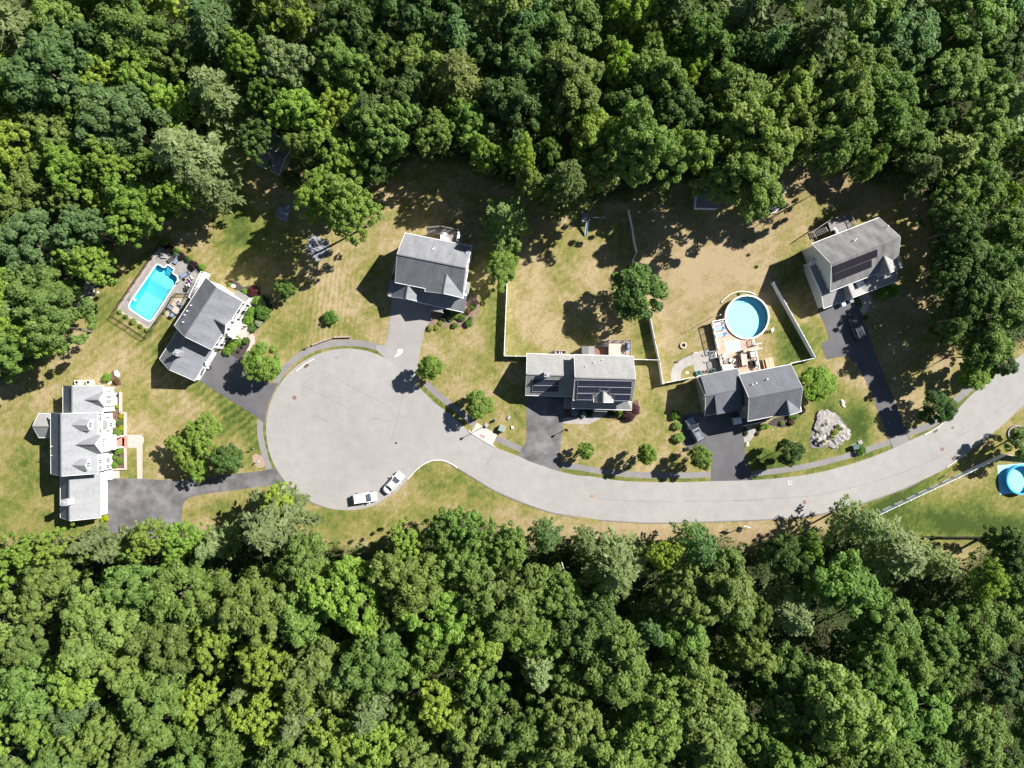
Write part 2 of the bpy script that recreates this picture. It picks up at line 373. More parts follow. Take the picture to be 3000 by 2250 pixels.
nz=noise(n,l,.16,6,.62); nf=noise(n,l,2.6,6,.78); nf2=noise(n,l,.7,4,.65); nf3=noise(n,l,9,4,.8)
g=n.new('ShaderNodeNewGeometry')
def stripes(ang,freq,fac,base):
    mp=n.new('ShaderNodeMapping'); mp.inputs['Rotation'].default_value=(0,0,ang); l.new(g.outputs['Position'],mp.inputs[0])
    w=n.new('ShaderNodeTexWave'); w.inputs['Scale'].default_value=freq; w.inputs['Distortion'].default_value=4.5; w.inputs['Detail'].default_value=3; w.inputs['Detail Scale'].default_value=1.5
    l.new(mp.outputs[0],w.inputs['Vector'])
    v=math_(n,l,'MULTIPLY',math_(n,l,'SUBTRACT',w.outputs['Fac'],.5),math_(n,l,'ADD',math_(n,l,'MULTIPLY',fac,.3),base)); return v
v=math_(n,l,'ADD',att('lush'),math_(n,l,'MULTIPLY',math_(n,l,'SUBTRACT',nz.outputs[0],.5),1.5))
v=math_(n,l,'ADD',v,math_(n,l,'MULTIPLY',math_(n,l,'SUBTRACT',nf.outputs[0],.5),1.25))
v=math_(n,l,'ADD',v,math_(n,l,'MULTIPLY',math_(n,l,'SUBTRACT',nf2.outputs[0],.5),.95))
v=math_(n,l,'ADD',v,math_(n,l,'MULTIPLY',math_(n,l,'SUBTRACT',nf3.outputs[0],.5),.7))
v=math_(n,l,'ADD',v,stripes(R(52),.22,att('stripe_a'),.07)); v=math_(n,l,'ADD',v,stripes(R(8),.33,att('stripe_b'),.05))
cr=n.new('ShaderNodeValToRGB'); e=cr.color_ramp.elements
e[0].position=0; e[0].color=(.33,.265,.155,1); e[1].position=1; e[1].color=(.045,.07,.015,1)
for p_,c_ in ((.18,(.27,.215,.11)),(.36,(.21,.185,.062)),(.55,(.145,.152,.04)),(.75,(.09,.12,.026))):
    x=e.new(p_); x.color=(*c_,1)
l.new(v,cr.inputs[0])
sr=ramp(n,(.3,.2,.14),(.2,.14,.095)); l.new(nf.outputs[0],sr.inputs[0])
sf=math_(n,l,'MULTIPLY',att('soil'),math_(n,l,'ADD',.35,nf2.outputs[0]),True)
c=mixc(n,l,sf,cr.outputs[0],sr.outputs[0])
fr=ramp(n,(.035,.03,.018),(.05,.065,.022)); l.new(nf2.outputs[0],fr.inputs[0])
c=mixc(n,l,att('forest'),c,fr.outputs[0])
rr=ramp(n,(.5,)*3,(1.38,)*3,.32,.7); l.new(nf3.outputs[0],rr.inputs[0]); c=mixc(n,l,1.,c,rr.outputs[0],'MULTIPLY')
l.new(c,b.inputs['Base Color']); b.inputs['Roughness'].default_value=.95; b.inputs['Specular IOR Level'].default_value=.1
bp=n.new('ShaderNodeBump'); bp.inputs['Strength'].default_value=.6; bp.inputs['Distance'].default_value=.12
l.new(nf.outputs[0],bp.inputs['Height']); l.new(bp.outputs[0],b.inputs['Normal'])
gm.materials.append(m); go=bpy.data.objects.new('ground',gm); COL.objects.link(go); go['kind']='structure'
# ---------------------------------------------------------------- roads, paths, driveways
CC=PX(1016.5,1258); CR=237/S
def arc(p0,p1,n=40,ccw=True,c=CC,r=CR):
    a0=math.atan2(p0[1]-c[1],p0[0]-c[0]); a1=math.atan2(p1[1]-c[1],p1[0]-c[0])
    if ccw and a1<a0: a1+=2*PI
    if not ccw and a1>a0: a1-=2*PI
    return [(c[0]+r*math.cos(a0+(a1-a0)*k/n),c[1]+r*math.sin(a0+(a1-a0)*k/n)) for k in range(n+1)]
NE=[zN(300,140),zN(450,290),zN(600,400),zN(760,540),zN(820,595),zN(1085,760),zN(1200,810),zN(1360,872),zN(1500,935),zN(1620,975),zN(1800,1035),zN(2000,1078),zO(300,905),zO(600,950),zO(900,966),zO(1300,968),zO(1600,957),zQ(0,672),zQ(200,664),zQ(400,647),zQ(600,618),zQ(800,572),zQ(1000,510),zQ(1200,432),zQ(1330,372),zQ(1480,300),zQ(1600,222),zQ(1700,135),zL(1600,1060),zL(1800,890),zL(2000,740),zL(2130,625),zL(2212,560),PX(3160,890),PX(3400,640)]
SE_=[PX(3400,850),PX(3160,1070),zL(2212,1130),zL(2100,1235),zL(2000,1325),zL(1800,1495),zQ(1760,475),zQ(1620,575),zQ(1400,685),zQ(1200,768),zQ(1000,835),zQ(800,893),zQ(600,933),zQ(400,957),zQ(0,975),zO(1200,1402),zO(800,1400),zO(400,1375),zO(100,1325),zN(1700,1472),zN(1400,1370),zN(1100,1240),zN(900,1120),zN(760,1030),zN(650,965),zN(560,925),zN(480,917),zN(400,930),zN(300,985),zN(220,1060),zN(160,1130),zN(60,1240)]
p_in=PX(1130,1049); p_out=PX(1098,1482)
up=arc(zM(1455,500),p_in,10)     # right shoulder of the circle
roadpoly=smooth([zM(1455,500)]+NE,4)+smooth(SE_,4)+arc(p_out,p_in,90,ccw=False)+arc(p_in,zM(1455,500),8,ccw=False)[1:-1]
sheet('road',roadpoly,.032,roadm)
ck=MB()
for z_,pts in ((zM,[(520,490),(610,545),(700,590),(800,640),(905,690)]),(zM,[(700,385),(800,440),(900,500),(1000,555),(1090,600),(1190,650)]),(zM,[(520,490),(570,440),(600,420)]),(zM,[(1075,758),(1130,768),(1170,782),(1200,792)]),
    (zM,[(1335,565),(1315,640),(1290,740),(1270,820),(1250,905),(1225,930)]),(zM,[(545,1072),(625,1088)]),(zM,[(620,740),(720,790)]),(zM,[(1300,740),(1380,780)]),(zO,[(1300,1178),(1600,1175),(1900,1168),(2200,1165)]),(zO,[(400,1150),(800,1172),(1200,1180)]),
    (zQ,[(0,825),(300,808),(600,785),(900,725),(1200,640),(1500,520),(1700,420)]),(zN,[(1010,970),(1080,860),(1110,800)]),(zL,[(1500,1480),(1800,1290),(2100,1050)])):
    q=[(x+random.uniform(-.06,.06),y+random.uniform(-.06,.06)) for x,y in smooth(PP(z_,pts),4)]; ck.strip(q,.05,.036)
o=ck.build('road_cracks',asphalt('crack_filler',(.15,.14,.135))); o['kind']='structure'
# paths
wk=MB()
for pts,w in ((PP(zM,[(300,478),(345,395),(420,312),(520,238),(620,190),(740,160),(860,150),(1000,158),(1110,183),(1200,200)]),1.2),
              (PP(zM,[(172,775),(172,880),(190,980),(215,1080),(245,1175)]),1.15),
              (PP(zN,[(350,80),(500,215),(700,375),(885,530)]),1.15),(PP(zN,[(1105,672),(1390,800)]),1.1),
              (PP(zN,[(1810,950),(1900,982)])+PP(zO,[(160,806),(400,850),(700,882),(1000,896),(1300,895),(1600,885)]),1.1),
              (PP(zQ,[(130,622),(400,588),(600,552),(800,502),(1000,442),(1195,375)]),1.05),
              (PP(zL,[(940,1440),(1230,1330),(1420,1130),(1620,960),(1720,880)]),1.25)):
    wk.strip(smooth(pts,6),w,.012)
o=wk.build('footpath',walkm); o['kind']='structure'
sheet('concrete_ramp',PP(zN,[(910,510),(1130,640),(1080,752),(955,690),(850,615)]),.018,mat('pale_concrete',(.52,.44,.38),.12,.9,.9,0,5))
sheet('driveway',PP(zD,[(700,1030),(870,1060),(960,1085),(1070,1170),(1200,1260),(1340,1370),(1415,1422),(1512,1418),(1460,1530),(1400,1659)])+[zM(205,800),zM(150,755)]+PP(zD,[(740,1505),(575,1400),(540,1370)]),.022,drive_dark)
sheet('driveway',PP(zR,[(60,945),(130,925),(300,930),(430,932),(850,950),(1100,915),(1380,882),(1700,850),(1843,818)])+[zM(290,1157),zM(330,1200),zM(390,1295),zM(150,1315),zM(0,1340)]+PP(zR,[(1650,1030),(1450,1052),(1250,1075),(1100,1097),(1000,1115),(930,1142),(880,1185),(860,1260),(852,1450),(845,1640),(60,1640)]),.022,drive_mid)
sheet('driveway',PP(zE,[(660,1110),(1165,1200),(1175,1270),(1150,1420),(1080,1520),(1055,1659)])+PP(zM,[(1480,150),(1455,300),(1440,480),(1300,400),(1200,300)])+PP(zM,[(1175,265),(1110,205),(1110,170),(1185,168),(1200,120),(1212,0)])+PP(zE,[(600,1659),(640,1300)]),.022,drive_light)
sheet('driveway',PP(zN,[(1447,200),(1445,700),(1430,742),(1392,790),(1365,868),(1500,945),(1640,990),(1812,1040),(1812,780),(1840,530),(1845,370),(1850,200)]),.022,drive_mid)
sheet('driveway',PP(zI,[(500,690),(300,715),(215,740),(200,930),(218,1115),(420,1210),(590,1370),(585,1590),(800,1600),(1115,1575),(1050,1300),(1010,1080),(980,900),(955,680),(700,640)]),.022,drive_dark)
sheet('driveway',PP(zL,[(-20,120),(5,150),(60,260),(100,380),(95,430),(20,465),(50,560),(80,640),(160,620),(290,600),(340,630),(400,690),(450,770),(510,880),(545,970),(610,1130),(670,1280),(745,1480),(800,1620),(1000,1540),(940,1420),(850,1180),(735,880),(600,560),(530,340),(470,200),(400,-60),(100,-60)]),.022,drive_dark)
# fresh patch at the mouth of the last driveway
sheet('driveway_apron',PP(zL,[(755,1490),(940,1425),(965,1500),(985,1530),(808,1612)]),.027,asphalt('apron_asphalt',(.2,.195,.19),.06,.1,.2))
# paved walks and beds
def st(name,z,pts,h,m,thick=None,sm=False):
    q=PP(z,pts); q=smooth(q,4,True) if sm else q; return sheet(name,q,h,m,thick)
st('paved_walk',zR,[(150,478),(230,470),(275,455),(420,455),(448,485),(452,520),(434,560),(432,930),(378,930),(370,598),(275,595),(160,592)],.02,pinkstone)
st('brick_landing',zR,[(150,482),(270,470),(272,595),(150,592)],.16,brickred,.16)
st('paved_walk',zR,[(110,845),(185,845),(187,930),(120,930)],.02,pinkstone)
st('paved_walk',zD,[(1130,860),(1200,812),(1225,850),(1235,920),(1205,980),(1150,1050),(1100,1160),(1055,1150),(1110,1060),(1160,970),(1180,900)],.02,pinkstone,None,False)
st('mulch_bed',zR,[(85,0),(190,0),(192,215),(235,225),(240,460),(100,460)],.03,mulchm)
st('mulch_bed',zR,[(100,600),(240,598),(242,815),(100,822)],.03,mulchm)
st('mulch_bed',zA,[(1500,330),(1540,210),(1600,215),(1680,380),(1670,440),(1480,430)],.03,mulchm,None,True)
st('mulch_bed',zD,[(860,200),(960,185),(1030,200),(1080,250),(1150,240),(1220,230),(1280,270),(1305,350),(1260,420),(1430,430),(1420,560),(1360,640),(1290,740),(1200,790),(1090,680),(1100,560),(1200,440),(1180,390),(1000,290)],.02,darkmulch,None,True)
st('mulch_bed',zD,[(880,880),(1150,860),(1175,900),(1160,970),(1110,1060),(1050,1150),(960,1090),(860,1060)],.02,darkmulch)
st('mulch_bed',zE,[(1150,1420),(1300,1180),(1600,1150),(1680,1100),(1760,1090),(1790,1200),(1760,1340),(1690,1480),(1560,1500),(1420,1480),(1270,1510),(1100,1560),(1090,1500)],.02,mat('tan_mulch',(.2,.135,.1),.3,2.5,.95,0,12),None,True)
st('mulch_bed',zG,[(880,1095),(1280,1100),(1230,1200),(880,1215)],.02,mulchm)
st('mulch_bed',zG,[(1440,1100),(1790,1000),(1850,970),(1880,1100),(1800,1220),(1560,1240),(1370,1200)],.02,mulchm)
st('concrete_walk',zG,[(885,1215),(1250,1200),(1290,1130),(1465,1130),(1440,1170),(1350,1235),(1210,1296),(878,1285)],.024,concrete)
st('concrete_pad',zG,[(893,940),(1010,940),(1000,1100),(888,1100)],.018,concrete)
st('concrete_walk',zI,[(1050,890),(1130,880),(1170,940),(1140,1010),(1100,1070),(1020,1088),(1012,1030),(1060,1000),(1070,960)],.024,concrete)
st('mulch_bed',zI,[(985,860),(1060,900),(1068,970),(1040,1010),(1000,1010)],.02,darkmulch)
st('mulch_bed',zI,[(1120,900),(1300,860),(1400,780),(1620,720),(1770,650),(1800,690),(1700,790),(1640,870),(1500,900),(1350,860),(1310,910),(1230,940),(1190,1010),(1150,1010),(1170,940)],.02,darkmulch)
st('paved_walk',zJ,[(1040,1190),(1180,1150),(1210,1220),(1180,1320),(1110,1435),(1060,1360),(1075,1280)],.024,pinkstone)
st('concrete_patio',zU,[(340,960),(560,885),(740,1180),(380,1225)],.02,concrete)
pw=MB(); pw.strip(smooth(PP(zU,[(350,1035),(250,1070),(170,1130),(138,1200),(132,1300)]),6),1.9,.024); o=pw.build('concrete_walk',concrete); o['kind']='structure'
# patio with a hole for the in-ground pool
def holed(name,outer,inner,z,m,thick=0):
    import bmesh
    bm=bmesh.new(); es=[]
    for loop in (outer,inner):
        vs=[bm.verts.new((x,y,z)) for x,y in loop]; es+=[bm.edges.new((vs[i],vs[(i+1)%len(vs)])) for i in range(len(vs))]
    bmesh.ops.triangle_fill(bm,use_beauty=True,edges=es)
    for f in bm.faces:
        if f.normal.z<0: f.normal_flip()
    me=bpy.data.meshes.new(name); bm.to_mesh(me); bm.free(); me.materials.append(m)
    o=bpy.data.objects.new(name,me); COL.objects.link(o); o['kind']='structure'; return o
holed('pool_patio',POOLPATIO,POOLIN,.03,patiom)
bd=MB(); bd.strip(PP(zC,[(935,245),(250,1240)]),.35,.036); o=bd.build('paver_border',pinkstone); o['kind']='structure'
st('mulch_bed',zC,[(905,215),(880,250),(210,1230),(245,1245),(925,250)],.012,mat('bare_bank',(.14,.1,.07),.3,2,.95,0,9))
st('mulch_bed',zC,[(950,130),(1000,150),(1300,350),(1650,580),(1600,645),(1500,600),(1330,460),(1160,380),(1000,262),(935,245)],.034,darkmulch)
st('paver_border',zC,[(250,1235),(330,1290),(760,1545),(735,1580),(230,1265)],.042,mat('pale_pavers',(.4,.33,.25),.15,2,.9,0,7))
st('side_patio',zC,[(1155,1070),(1340,1050),(1420,1060),(1180,1400),(1060,1390),(1020,1330),(1060,1180)],.02,mat('tan_pavers',(.34,.29,.24),.15,1.5,.9,0,7))
# pools
def basin(root_,poly,zt,zb,m,name='basin'):
    mb=MB(); n_=len(poly)
    a=sum(poly[k][0]*poly[(k+1)%n_][1]-poly[(k+1)%n_][0]*poly[k][1] for k in range(n_))
    if a<0: poly=poly[::-1]
    for k in range(n_): mb.face([(*poly[k],zt),(*poly[(k+1)%n_],zt),(*poly[(k+1)%n_],zb),(*poly[k],zb)])
    mb.face([(x,y,zb) for x,y in poly]); return mb.build(name,m,root_)
liner=mat('pool_liner',(.08,.5,.72),.06,1.2,.5); liner2=mat('pale_pool_liner',(.24,.72,.82),.04,1.2,.5)
W1=water('deep_pool_water',(.66,.94,.985)); W2=water('shallow_pool_water',(.86,.98,.99))
pr=root('swimming_pool',(*zC(830,980),0),'long rectangular in-ground pool with white rim and blue water','swimming pool')
mb=MB(); n_=len(POOLIN); pol=POOLIN if sum(POOLIN[k][0]*POOLIN[(k+1)%n_][1]-POOLIN[(k+1)%n_][0]*POOLIN[k][1] for k in range(n_))>0 else POOLIN[::-1]
def pdepth(x,y):
    a=np.array(zC(770,760)); b_=np.array(zC(1085,950)); d=(b_-a)/np.linalg.norm(b_-a); nn=np.array([d[1],-d[0]])
    far=np.array(zC(700,1300)); 
    if (far-a)@nn<0: nn=-nn
    t=(np.array([x,y])-a)@nn
    return -1.15 if t<0 else -1.15-min(1.2,t*.45)
for k in range(n_):
    p,q=pol[k],pol[(k+1)%n_]; mb.face([(*p,.03),(*q,.03),(*q,-2.5),(*p,-2.5)])
mb.build('basin_wall',liner,pr)
# floor built as a grid clipped to the pool
fm=MB(); xs=[p[0] for p in pol]; ys=[p[1] for p in pol]; st_=.25
X=np.arange(min(xs)-.3,max(xs)+.3,st_); Y=np.arange(min(ys)-.3,max(ys)+.3,st_)
for x in X:
    for y in Y:
        fm.face([(x,y,pdepth(x,y)),(x+st_,y,pdepth(x+st_,y)),(x+st_,y+st_,pdepth(x+st_,y+st_)),(x,y+st_,pdepth(x,y+st_))])
fm.build('basin_floor',liner2,pr)
mb=MB(); mb.face([(x,y,-.12) for x,y in pol]); mb.build('water',W1,pr)
mb=MB(); mb.strip(POOLIN,.22,.03,.075,closed=True); mb.build('coping',white,pr)
sm=MB(); A_=np.array(zC(1015,600));B_=np.array(zC(1120,660)); out=np.array(zC(1065,525))-A_; out=out/np.linalg.norm(out); d=(B_-A_)
for k in range(4):
    o0=A_+out*(k*.38-.55); sm.strip([tuple(o0),tuple(o0+d)],.36,-.95+.2*k-.1,-.95+.2*k+.1)
sm.build('step',mat('step_blue',(.12,.5,.68),.05,3,.5),pr)
sk=MB(); q=zC(515,1090); sk.box((*q,.12),(.9,.35,.08),R(-25)); sk.build('slide_board',white,pr)
lad=root('pool_ladder',(*zC(470,1080),.03),'pair of chrome hand rails at the deep end of the long pool','pool ladder')
for dx in (0,.45):
    q=zC(455,1065); q=(q[0]+dx*.5,q[1]-dx*.8); MB().tube([(q[0],q[1],.03),(q[0],q[1],.7),(q[0]+.35,q[1]+.1,.85),(q[0]+.75,q[1]+.2,.6),(q[0]+.8,q[1]+.2,.0)],.03).build('rail',chrome,lad)
def round_pool(label,c,r,h,sides,rimc,waterm,floorc,wallc,name='round_pool'):
    t=root(name,(*c,0),label,'swimming pool')
    poly=[(c[0]+r*math.cos(2*PI*k/sides),c[1]+r*math.sin(2*PI*k/sides)) for k in range(sides)]
    MB().ring(c,r,r+.06,0,h,sides).build('outer_wall',wallc,t)
    w_=MB()
    for k in range(sides): w_.face([(*poly[k],h),(*poly[(k+1)%sides],h),(*poly[(k+1)%sides],.06),(*poly[k],.06)])
    w_.build('inner_wall',floorc[1],t)
    MB().face([(x,y,.06) for x,y in poly]).build('floor',floorc[0],t)
    MB().face([(x,y,h-.14) for x,y in poly]).build('water',waterm,t)
    MB().ring(c,r-.08,r+.2,h,h+.07,sides).build('top_rim',rimc,t)
    return t
pc=zU(1057,482,1.3)
rp=round_pool('large round above-ground pool with white rim beside the timber deck',pc,4.0,1.3,24,mat('pool_rim',(.62,.6,.58),.05,2,.5),W2,(mat('pale_floor',(.33,.8,.86),.03,1,.5),mat('blue_liner',(.03,.36,.68),.05,1,.5)),mat('pool_outer',(.6,.6,.58),.05,2,.5))
hs=MB(); hs.tube([(pc[0]+2.9*math.cos(a_),pc[1]+2.9*math.sin(a_),.12) for a_ in np.linspace(-.5,1.9,24)],.03,5); hs.build('cleaner_hose',mat('blue_hose',(.05,.3,.5),.1,2,.5),rp)
c2=zX(441,690,0); 
st('pool_tarp',zX,[(243,556),(540,536),(545,822),(268,845)],.03,mat('blue_tarp',(.25,.62,.85),.06,1,.5))
round_pool('light blue round pool on a square tarp by the right picture edge',c2,2.62,1.2,36,mat('blue_rim',(.03,.35,.75),.05,2,.4),W2,(mat('sky_floor',(.3,.72,.85),.04,1,.5),mat('blue_side',(.05,.45,.85),.05,1,.4)),MATS['blue_side'])
tr=root('trampoline',(*zK(1895,180),0),'black round trampoline half hidden under the tree','trampoline')
MB().cyl((*zK(1895,180),.9),1.95,.04,28).build('jumping_mat',black_metal,tr); MB().ring(zK(1895,180),1.95,2.1,.88,.96,28).build('frame',grey_metal,tr)
for k in range(6):
    a_=2*PI*k/6; q=zK(1895,180); MB().cyl((q[0]+2*math.cos(a_),q[1]+2*math.sin(a_),0),.03,.9,6).build('leg',grey_metal,tr)
# ---------------------------------------------------------------- houses
class Fr: pass
def frame(z,ra,rb,e1,e2,he,hr,g1=0,g2=0):
    zz=lambda p,h:(p[0](p[1],p[2],h) if len(p)==3 else z(p[0],p[1],h))
    f=Fr(); a=np.array(zz(ra,hr)); b=np.array(zz(rb,hr)); f.L=np.linalg.norm(b-a); f.u=(b-a)/f.L; f.v=np.array([-f.u[1],f.u[0]]); f.o=a
    d1=(np.array(zz(e1,he))-a)@f.v; d2=(np.array(zz(e2,he))-a)@f.v
    f.tp=max(d1,d2); f.tm=min(d1,d2); f.he=he; f.hr=hr; f.s0=-g1; f.s1=f.L+g2
    f.P=lambda s,t,zv=0.: (f.o[0]+f.u[0]*s+f.v[0]*t, f.o[1]+f.u[1]*s+f.v[1]*t, zv)
    return f
def setsym(f,half): f.tp=half; f.tm=-half; return f
def house_block(rt,f,roofm,wallm,oh=.35,og=.25,th=.2,trim=white,walls=True,wname='wall',z0=-.05,side_trim=True):
    s0,s1=f.s0,f.s1
    rf=MB(); sl1=math.hypot(f.tp,f.hr-f.he); sl2=math.hypot(f.tm,f.hr-f.he)
    P=f.P
    rf.face([P(s0,0,f.hr),P(s1,0,f.hr),P(s1,f.tp,f.he),P(s0,f.tp,f.he)][::-1],[(s0,0),(s1,0),(s1,sl1),(s0,sl1)][::-1]) if False else rf.face([P(s0,0,f.hr),P(s1,0,f.hr),P(s1,f.tp,f.he),P(s0,f.tp,f.he)],[(s0,0),(s1,0),(s1,sl1),(s0,sl1)])
    rf.face([P(s1,0,f.hr),P(s0,0,f.hr),P(s0,f.tm,f.he),P(s1,f.tm,f.he)],[(s1,0),(s0,0),(s0,sl2),(s1,sl2)])
    rf.face([P(s0,0,f.hr-th),P(s0,f.tp,f.he-th),P(s1,f.tp,f.he-th),P(s1,0,f.hr-th)])
    rf.face([P(s0,0,f.hr-th),P(s1,0,f.hr-th),P(s1,f.tm,f.he-th),P(s0,f.tm,f.he-th)])
    for s in (s0,s1):
        for t in (f.tp,f.tm): rf.face([P(s,0,f.hr),P(s,t,f.he),P(s,t,f.he-th),P(s,0,f.hr-th)])
    for t in (f.tp,f.tm): rf.face([P(s0,t,f.he),P(s1,t,f.he),P(s1,t,f.he-th),P(s0,t,f.he-th)])
    roof=rf.build('roof',roofm,rt)
    rc=MB(); a,b=P(s0+.02,0,f.hr+.03),P(s1-.02,0,f.hr+.03); rc.bar(a,b,.2,.03); rc.build('ridge_cap',roofm,roof)
    if side_trim:
        tb=MB()
        for t in (f.tp,f.tm):
            e=.06 if t>0 else -.06
            tb.bar(P(s0,t+e*.7,f.he-.07),P(s1,t+e*.7,f.he-.07),.08,.12)
            for s,d in ((s0,-.03),(s1,.03)):
                tb.bar(P(s+d,0,f.hr-.13),P(s+d,t+e,f.he-.14),.05,.2)
        tb.build('trim',trim,roof)
    if walls:
        w=MB(); k=(f.hr-f.he)/abs(f.tp); a,b=s0+og,s1-og; tp,tm=f.tp-oh,f.tm+oh; kp=(f.hr-f.he)/f.tp; km=(f.hr-f.he)/-f.tm
        zp=f.hr-kp*tp-th-.01; zm=f.hr+km*tm-th-.01; zt=f.hr-th-.01
        w.face([P(a,tp,z0),P(a,tp,zp),P(a,0,zt),P(a,tm,zm),P(a,tm,z0)]); w.face([P(b,tp,z0),P(b,tm,z0),P(b,tm,zm),P(b,0,zt),P(b,tp,zp)])
        w.face([P(a,tp,z0),P(b,tp,z0),P(b,tp,zp),P(a,tp,zp)]); w.face([P(a,tm,z0),P(a,tm,zm),P(b,tm,zm),P(b,tm,z0)])
        w.build(wname,wallm,rt); f.wp,f.wm,f.wa,f.wb=tp,tm,a,b
    return f
def window(rt,p,n,zc,w,h,shutters=None,name='window',muntin=True):
    p=np.array(p[:2]); n=np.array(n)/np.linalg.norm(n); t=np.array([-n[1],n[0]])
    rz=math.atan2(n[1],n[0]); fr=MB(); c=p+n*.05
    def bx(mb,off,z,ww,hh,d=.1,dep=0): q=c+t*off+n*dep; mb.box((q[0],q[1],z),(d,ww,hh),rz)
    bx(fr,-w/2,zc,.1,h+.1); bx(fr,w/2,zc,.1,h+.1); bx(fr,0,zc+h/2,w,.1,.12); bx(fr,0,zc-h/2,w+.1,.1,.16)
    if muntin: bx(fr,0,zc,w,.06,.08); bx(fr,0,zc,.05,h,.07)
    fo=fr.build(name,white,rt); pn=MB(); bx(pn,0,zc,w-.02,h-.02,.05); pn.build('pane',dark_glass,fo)
    if shutters:
        for s in (-1,1):
            sh=MB(); bx(sh,s*(w/2+.3),zc,.4,h+.05,.07); sh.build('shutter',shutters,fo)
    return fo
def wall_windows(rt,f,side,items,shutters=None,**k):
    for s,zc,w,h in items:
        if side=='p': window(rt,f.P(s,f.wp),f.v,zc,w,h,shutters,**k)
        elif side=='m': window(rt,f.P(s,f.wm),-f.v,zc,w,h,shutters,**k)
        elif side=='a': window(rt,f.P(f.wa,s),-f.u,zc,w,h,shutters,**k)
        elif side=='b': window(rt,f.P(f.wb,s),f.u,zc,w,h,shutters,**k)
def hdoor(rt,p,n,w,h,m,name='door',z0=.1):
    p=np.array(p[:2]); n=np.array(n)/np.linalg.norm(n); rz=math.atan2(n[1],n[0]); q=p+n*.04
    d=MB().box((q[0],q[1],z0+h/2),(.1,w,h),rz); 
    for k in range(3 if name=='garage_door' else 2): d.box((q[0]+n[0]*.06,q[1]+n[1]*.06,z0+h*(k+.5)/(3 if name=='garage_door' else 2)),(.03,w*.85,h*.22),rz)
    return d.build(name,m,rt)
def vent(rt,xyz,h=.45,r=.07):
    MB().cyl((xyz[0],xyz[1],xyz[2]-.15),r,h+.15,8).cyl((xyz[0],xyz[1],xyz[2]+h),r*1.6,.06,8).build('vent_pipe',white,rt)
def at_roof(f,z,x,y):
    # height on the roof plane under a photo point
    h=f.he
    for _ in range(12):
        q=np.array(z(x,y,h)); t=(q-f.o)@f.v; k=(f.hr-f.he)/(f.tp if t>0 else -f.tm); h=f.hr-k*abs(t)
    return (q[0],q[1],h)
def chimney(rt,p,w,d,zb,zt,rz,m,cap=grey_metal):
    c=MB().box((p[0],p[1],(zb+zt)/2),(w,d,zt-zb),rz); c.build('chimney',m,rt); MB().box((p[0],p[1],zt+.06),(w+.12,d+.12,.1),rz).cyl((p[0],p[1],zt+.11),.16,.3,10).build('chimney_cap',cap,rt)
def ang(f): return math.atan2(f.u[1],f.u[0])
def dormer(rt,rp,back,front,half,hrid,heav,roofm,wallm,win=True,oh=.2):
    """small gabled dormer: ridge from back point to front point (world xy)"""
    f=Fr(); a=np.array(back);b=np.array(front); f.L=np.linalg.norm(b-a); f.u=(b-a)/f.L; f.v=np.array([-f.u[1],f.u[0]]); f.o=a
    f.tp=half;f.tm=-half;f.he=heav;f.hr=hrid;f.s0=0;f.s1=f.L
    f.P=lambda s,t,zv=0.: (f.o[0]+f.u[0]*s+f.v[0]*t, f.o[1]+f.u[1]*s+f.v[1]*t, zv)
    d=bpy.data.objects.new('dormer',None); COL.objects.link(d); d.parent=rt; WL[d.name]=WL[rt.name]
    # roof and wall are direct children of the dormer
    rf=MB(); P=f.P; th=.12; L=f.L+.15
    for t in (f.tp+.12,f.tm-.12):
        ze=f.he-.12*(f.hr-f.he)/half
        rf.face([P(0,0,f.hr),P(L,0,f.hr),P(L,t,ze),P(0,t,ze)],[(0,0),(L,0),(L,half),(0,half)]); rf.face([P(0,0,f.hr-th),P(L,0,f.hr-th),P(L,t,ze-th),P(0,t,ze-th)])
        rf.face([P(L,0,f.hr),P(L,t,ze),P(L,t,ze-th),P(L,0,f.hr-th)]); rf.face([P(0,t,ze),P(L,t,ze),P(L,t,ze-th),P(0,t,ze-th)])
    rf.build('dormer_roof',roofm,d)
    w=MB(); b_=f.L; zb=heav-1.5
    w.face([P(b_,half,zb),P(b_,-half,zb),P(b_,-half,heav-.1),P(b_,0,hrid-.13),P(b_,half,heav-.1)])
    for t in (half,-half): w.face([P(0,t,zb),P(b_,t,zb),P(b_,t,heav-.1),P(0,t,heav-.1)])
    w.build('dormer_wall',wallm,d)
    if win: 
        q=P(b_,0); n=f.u; pn=MB()
        c=np.array(q[:2])+n*.03; rz=math.atan2(n[1],n[0])
        for off in (-.2,.2):
            cc=c+f.v*off; pn.box((cc[0],cc[1],heav-.55),(.05,.3,.8),rz)
        pn.build('dormer_pane',dark_glass,d)
    return f
S1=shingle('grey_shingle',(.235,.24,.252),.12); S2=shingle('slate_shingle',(.185,.19,.21),.22); S3=shingle('mid_shingle',(.205,.21,.222),.22)
S4=shingle('pale_shingle',(.27,.268,.262),.1); S5=shingle('blue_grey_shingle',(.145,.15,.168),.16); S6=shingle('worn_pale_shingle',(.235,.232,.228),.42)
wht=siding('white_siding',(.82,.82,.81)); grn=siding('grey_green_siding',(.21,.225,.2)); beige=siding('pale_grey_siding',(.5,.52,.5)); cream=siding('cream_siding',(.7,.69,.62))
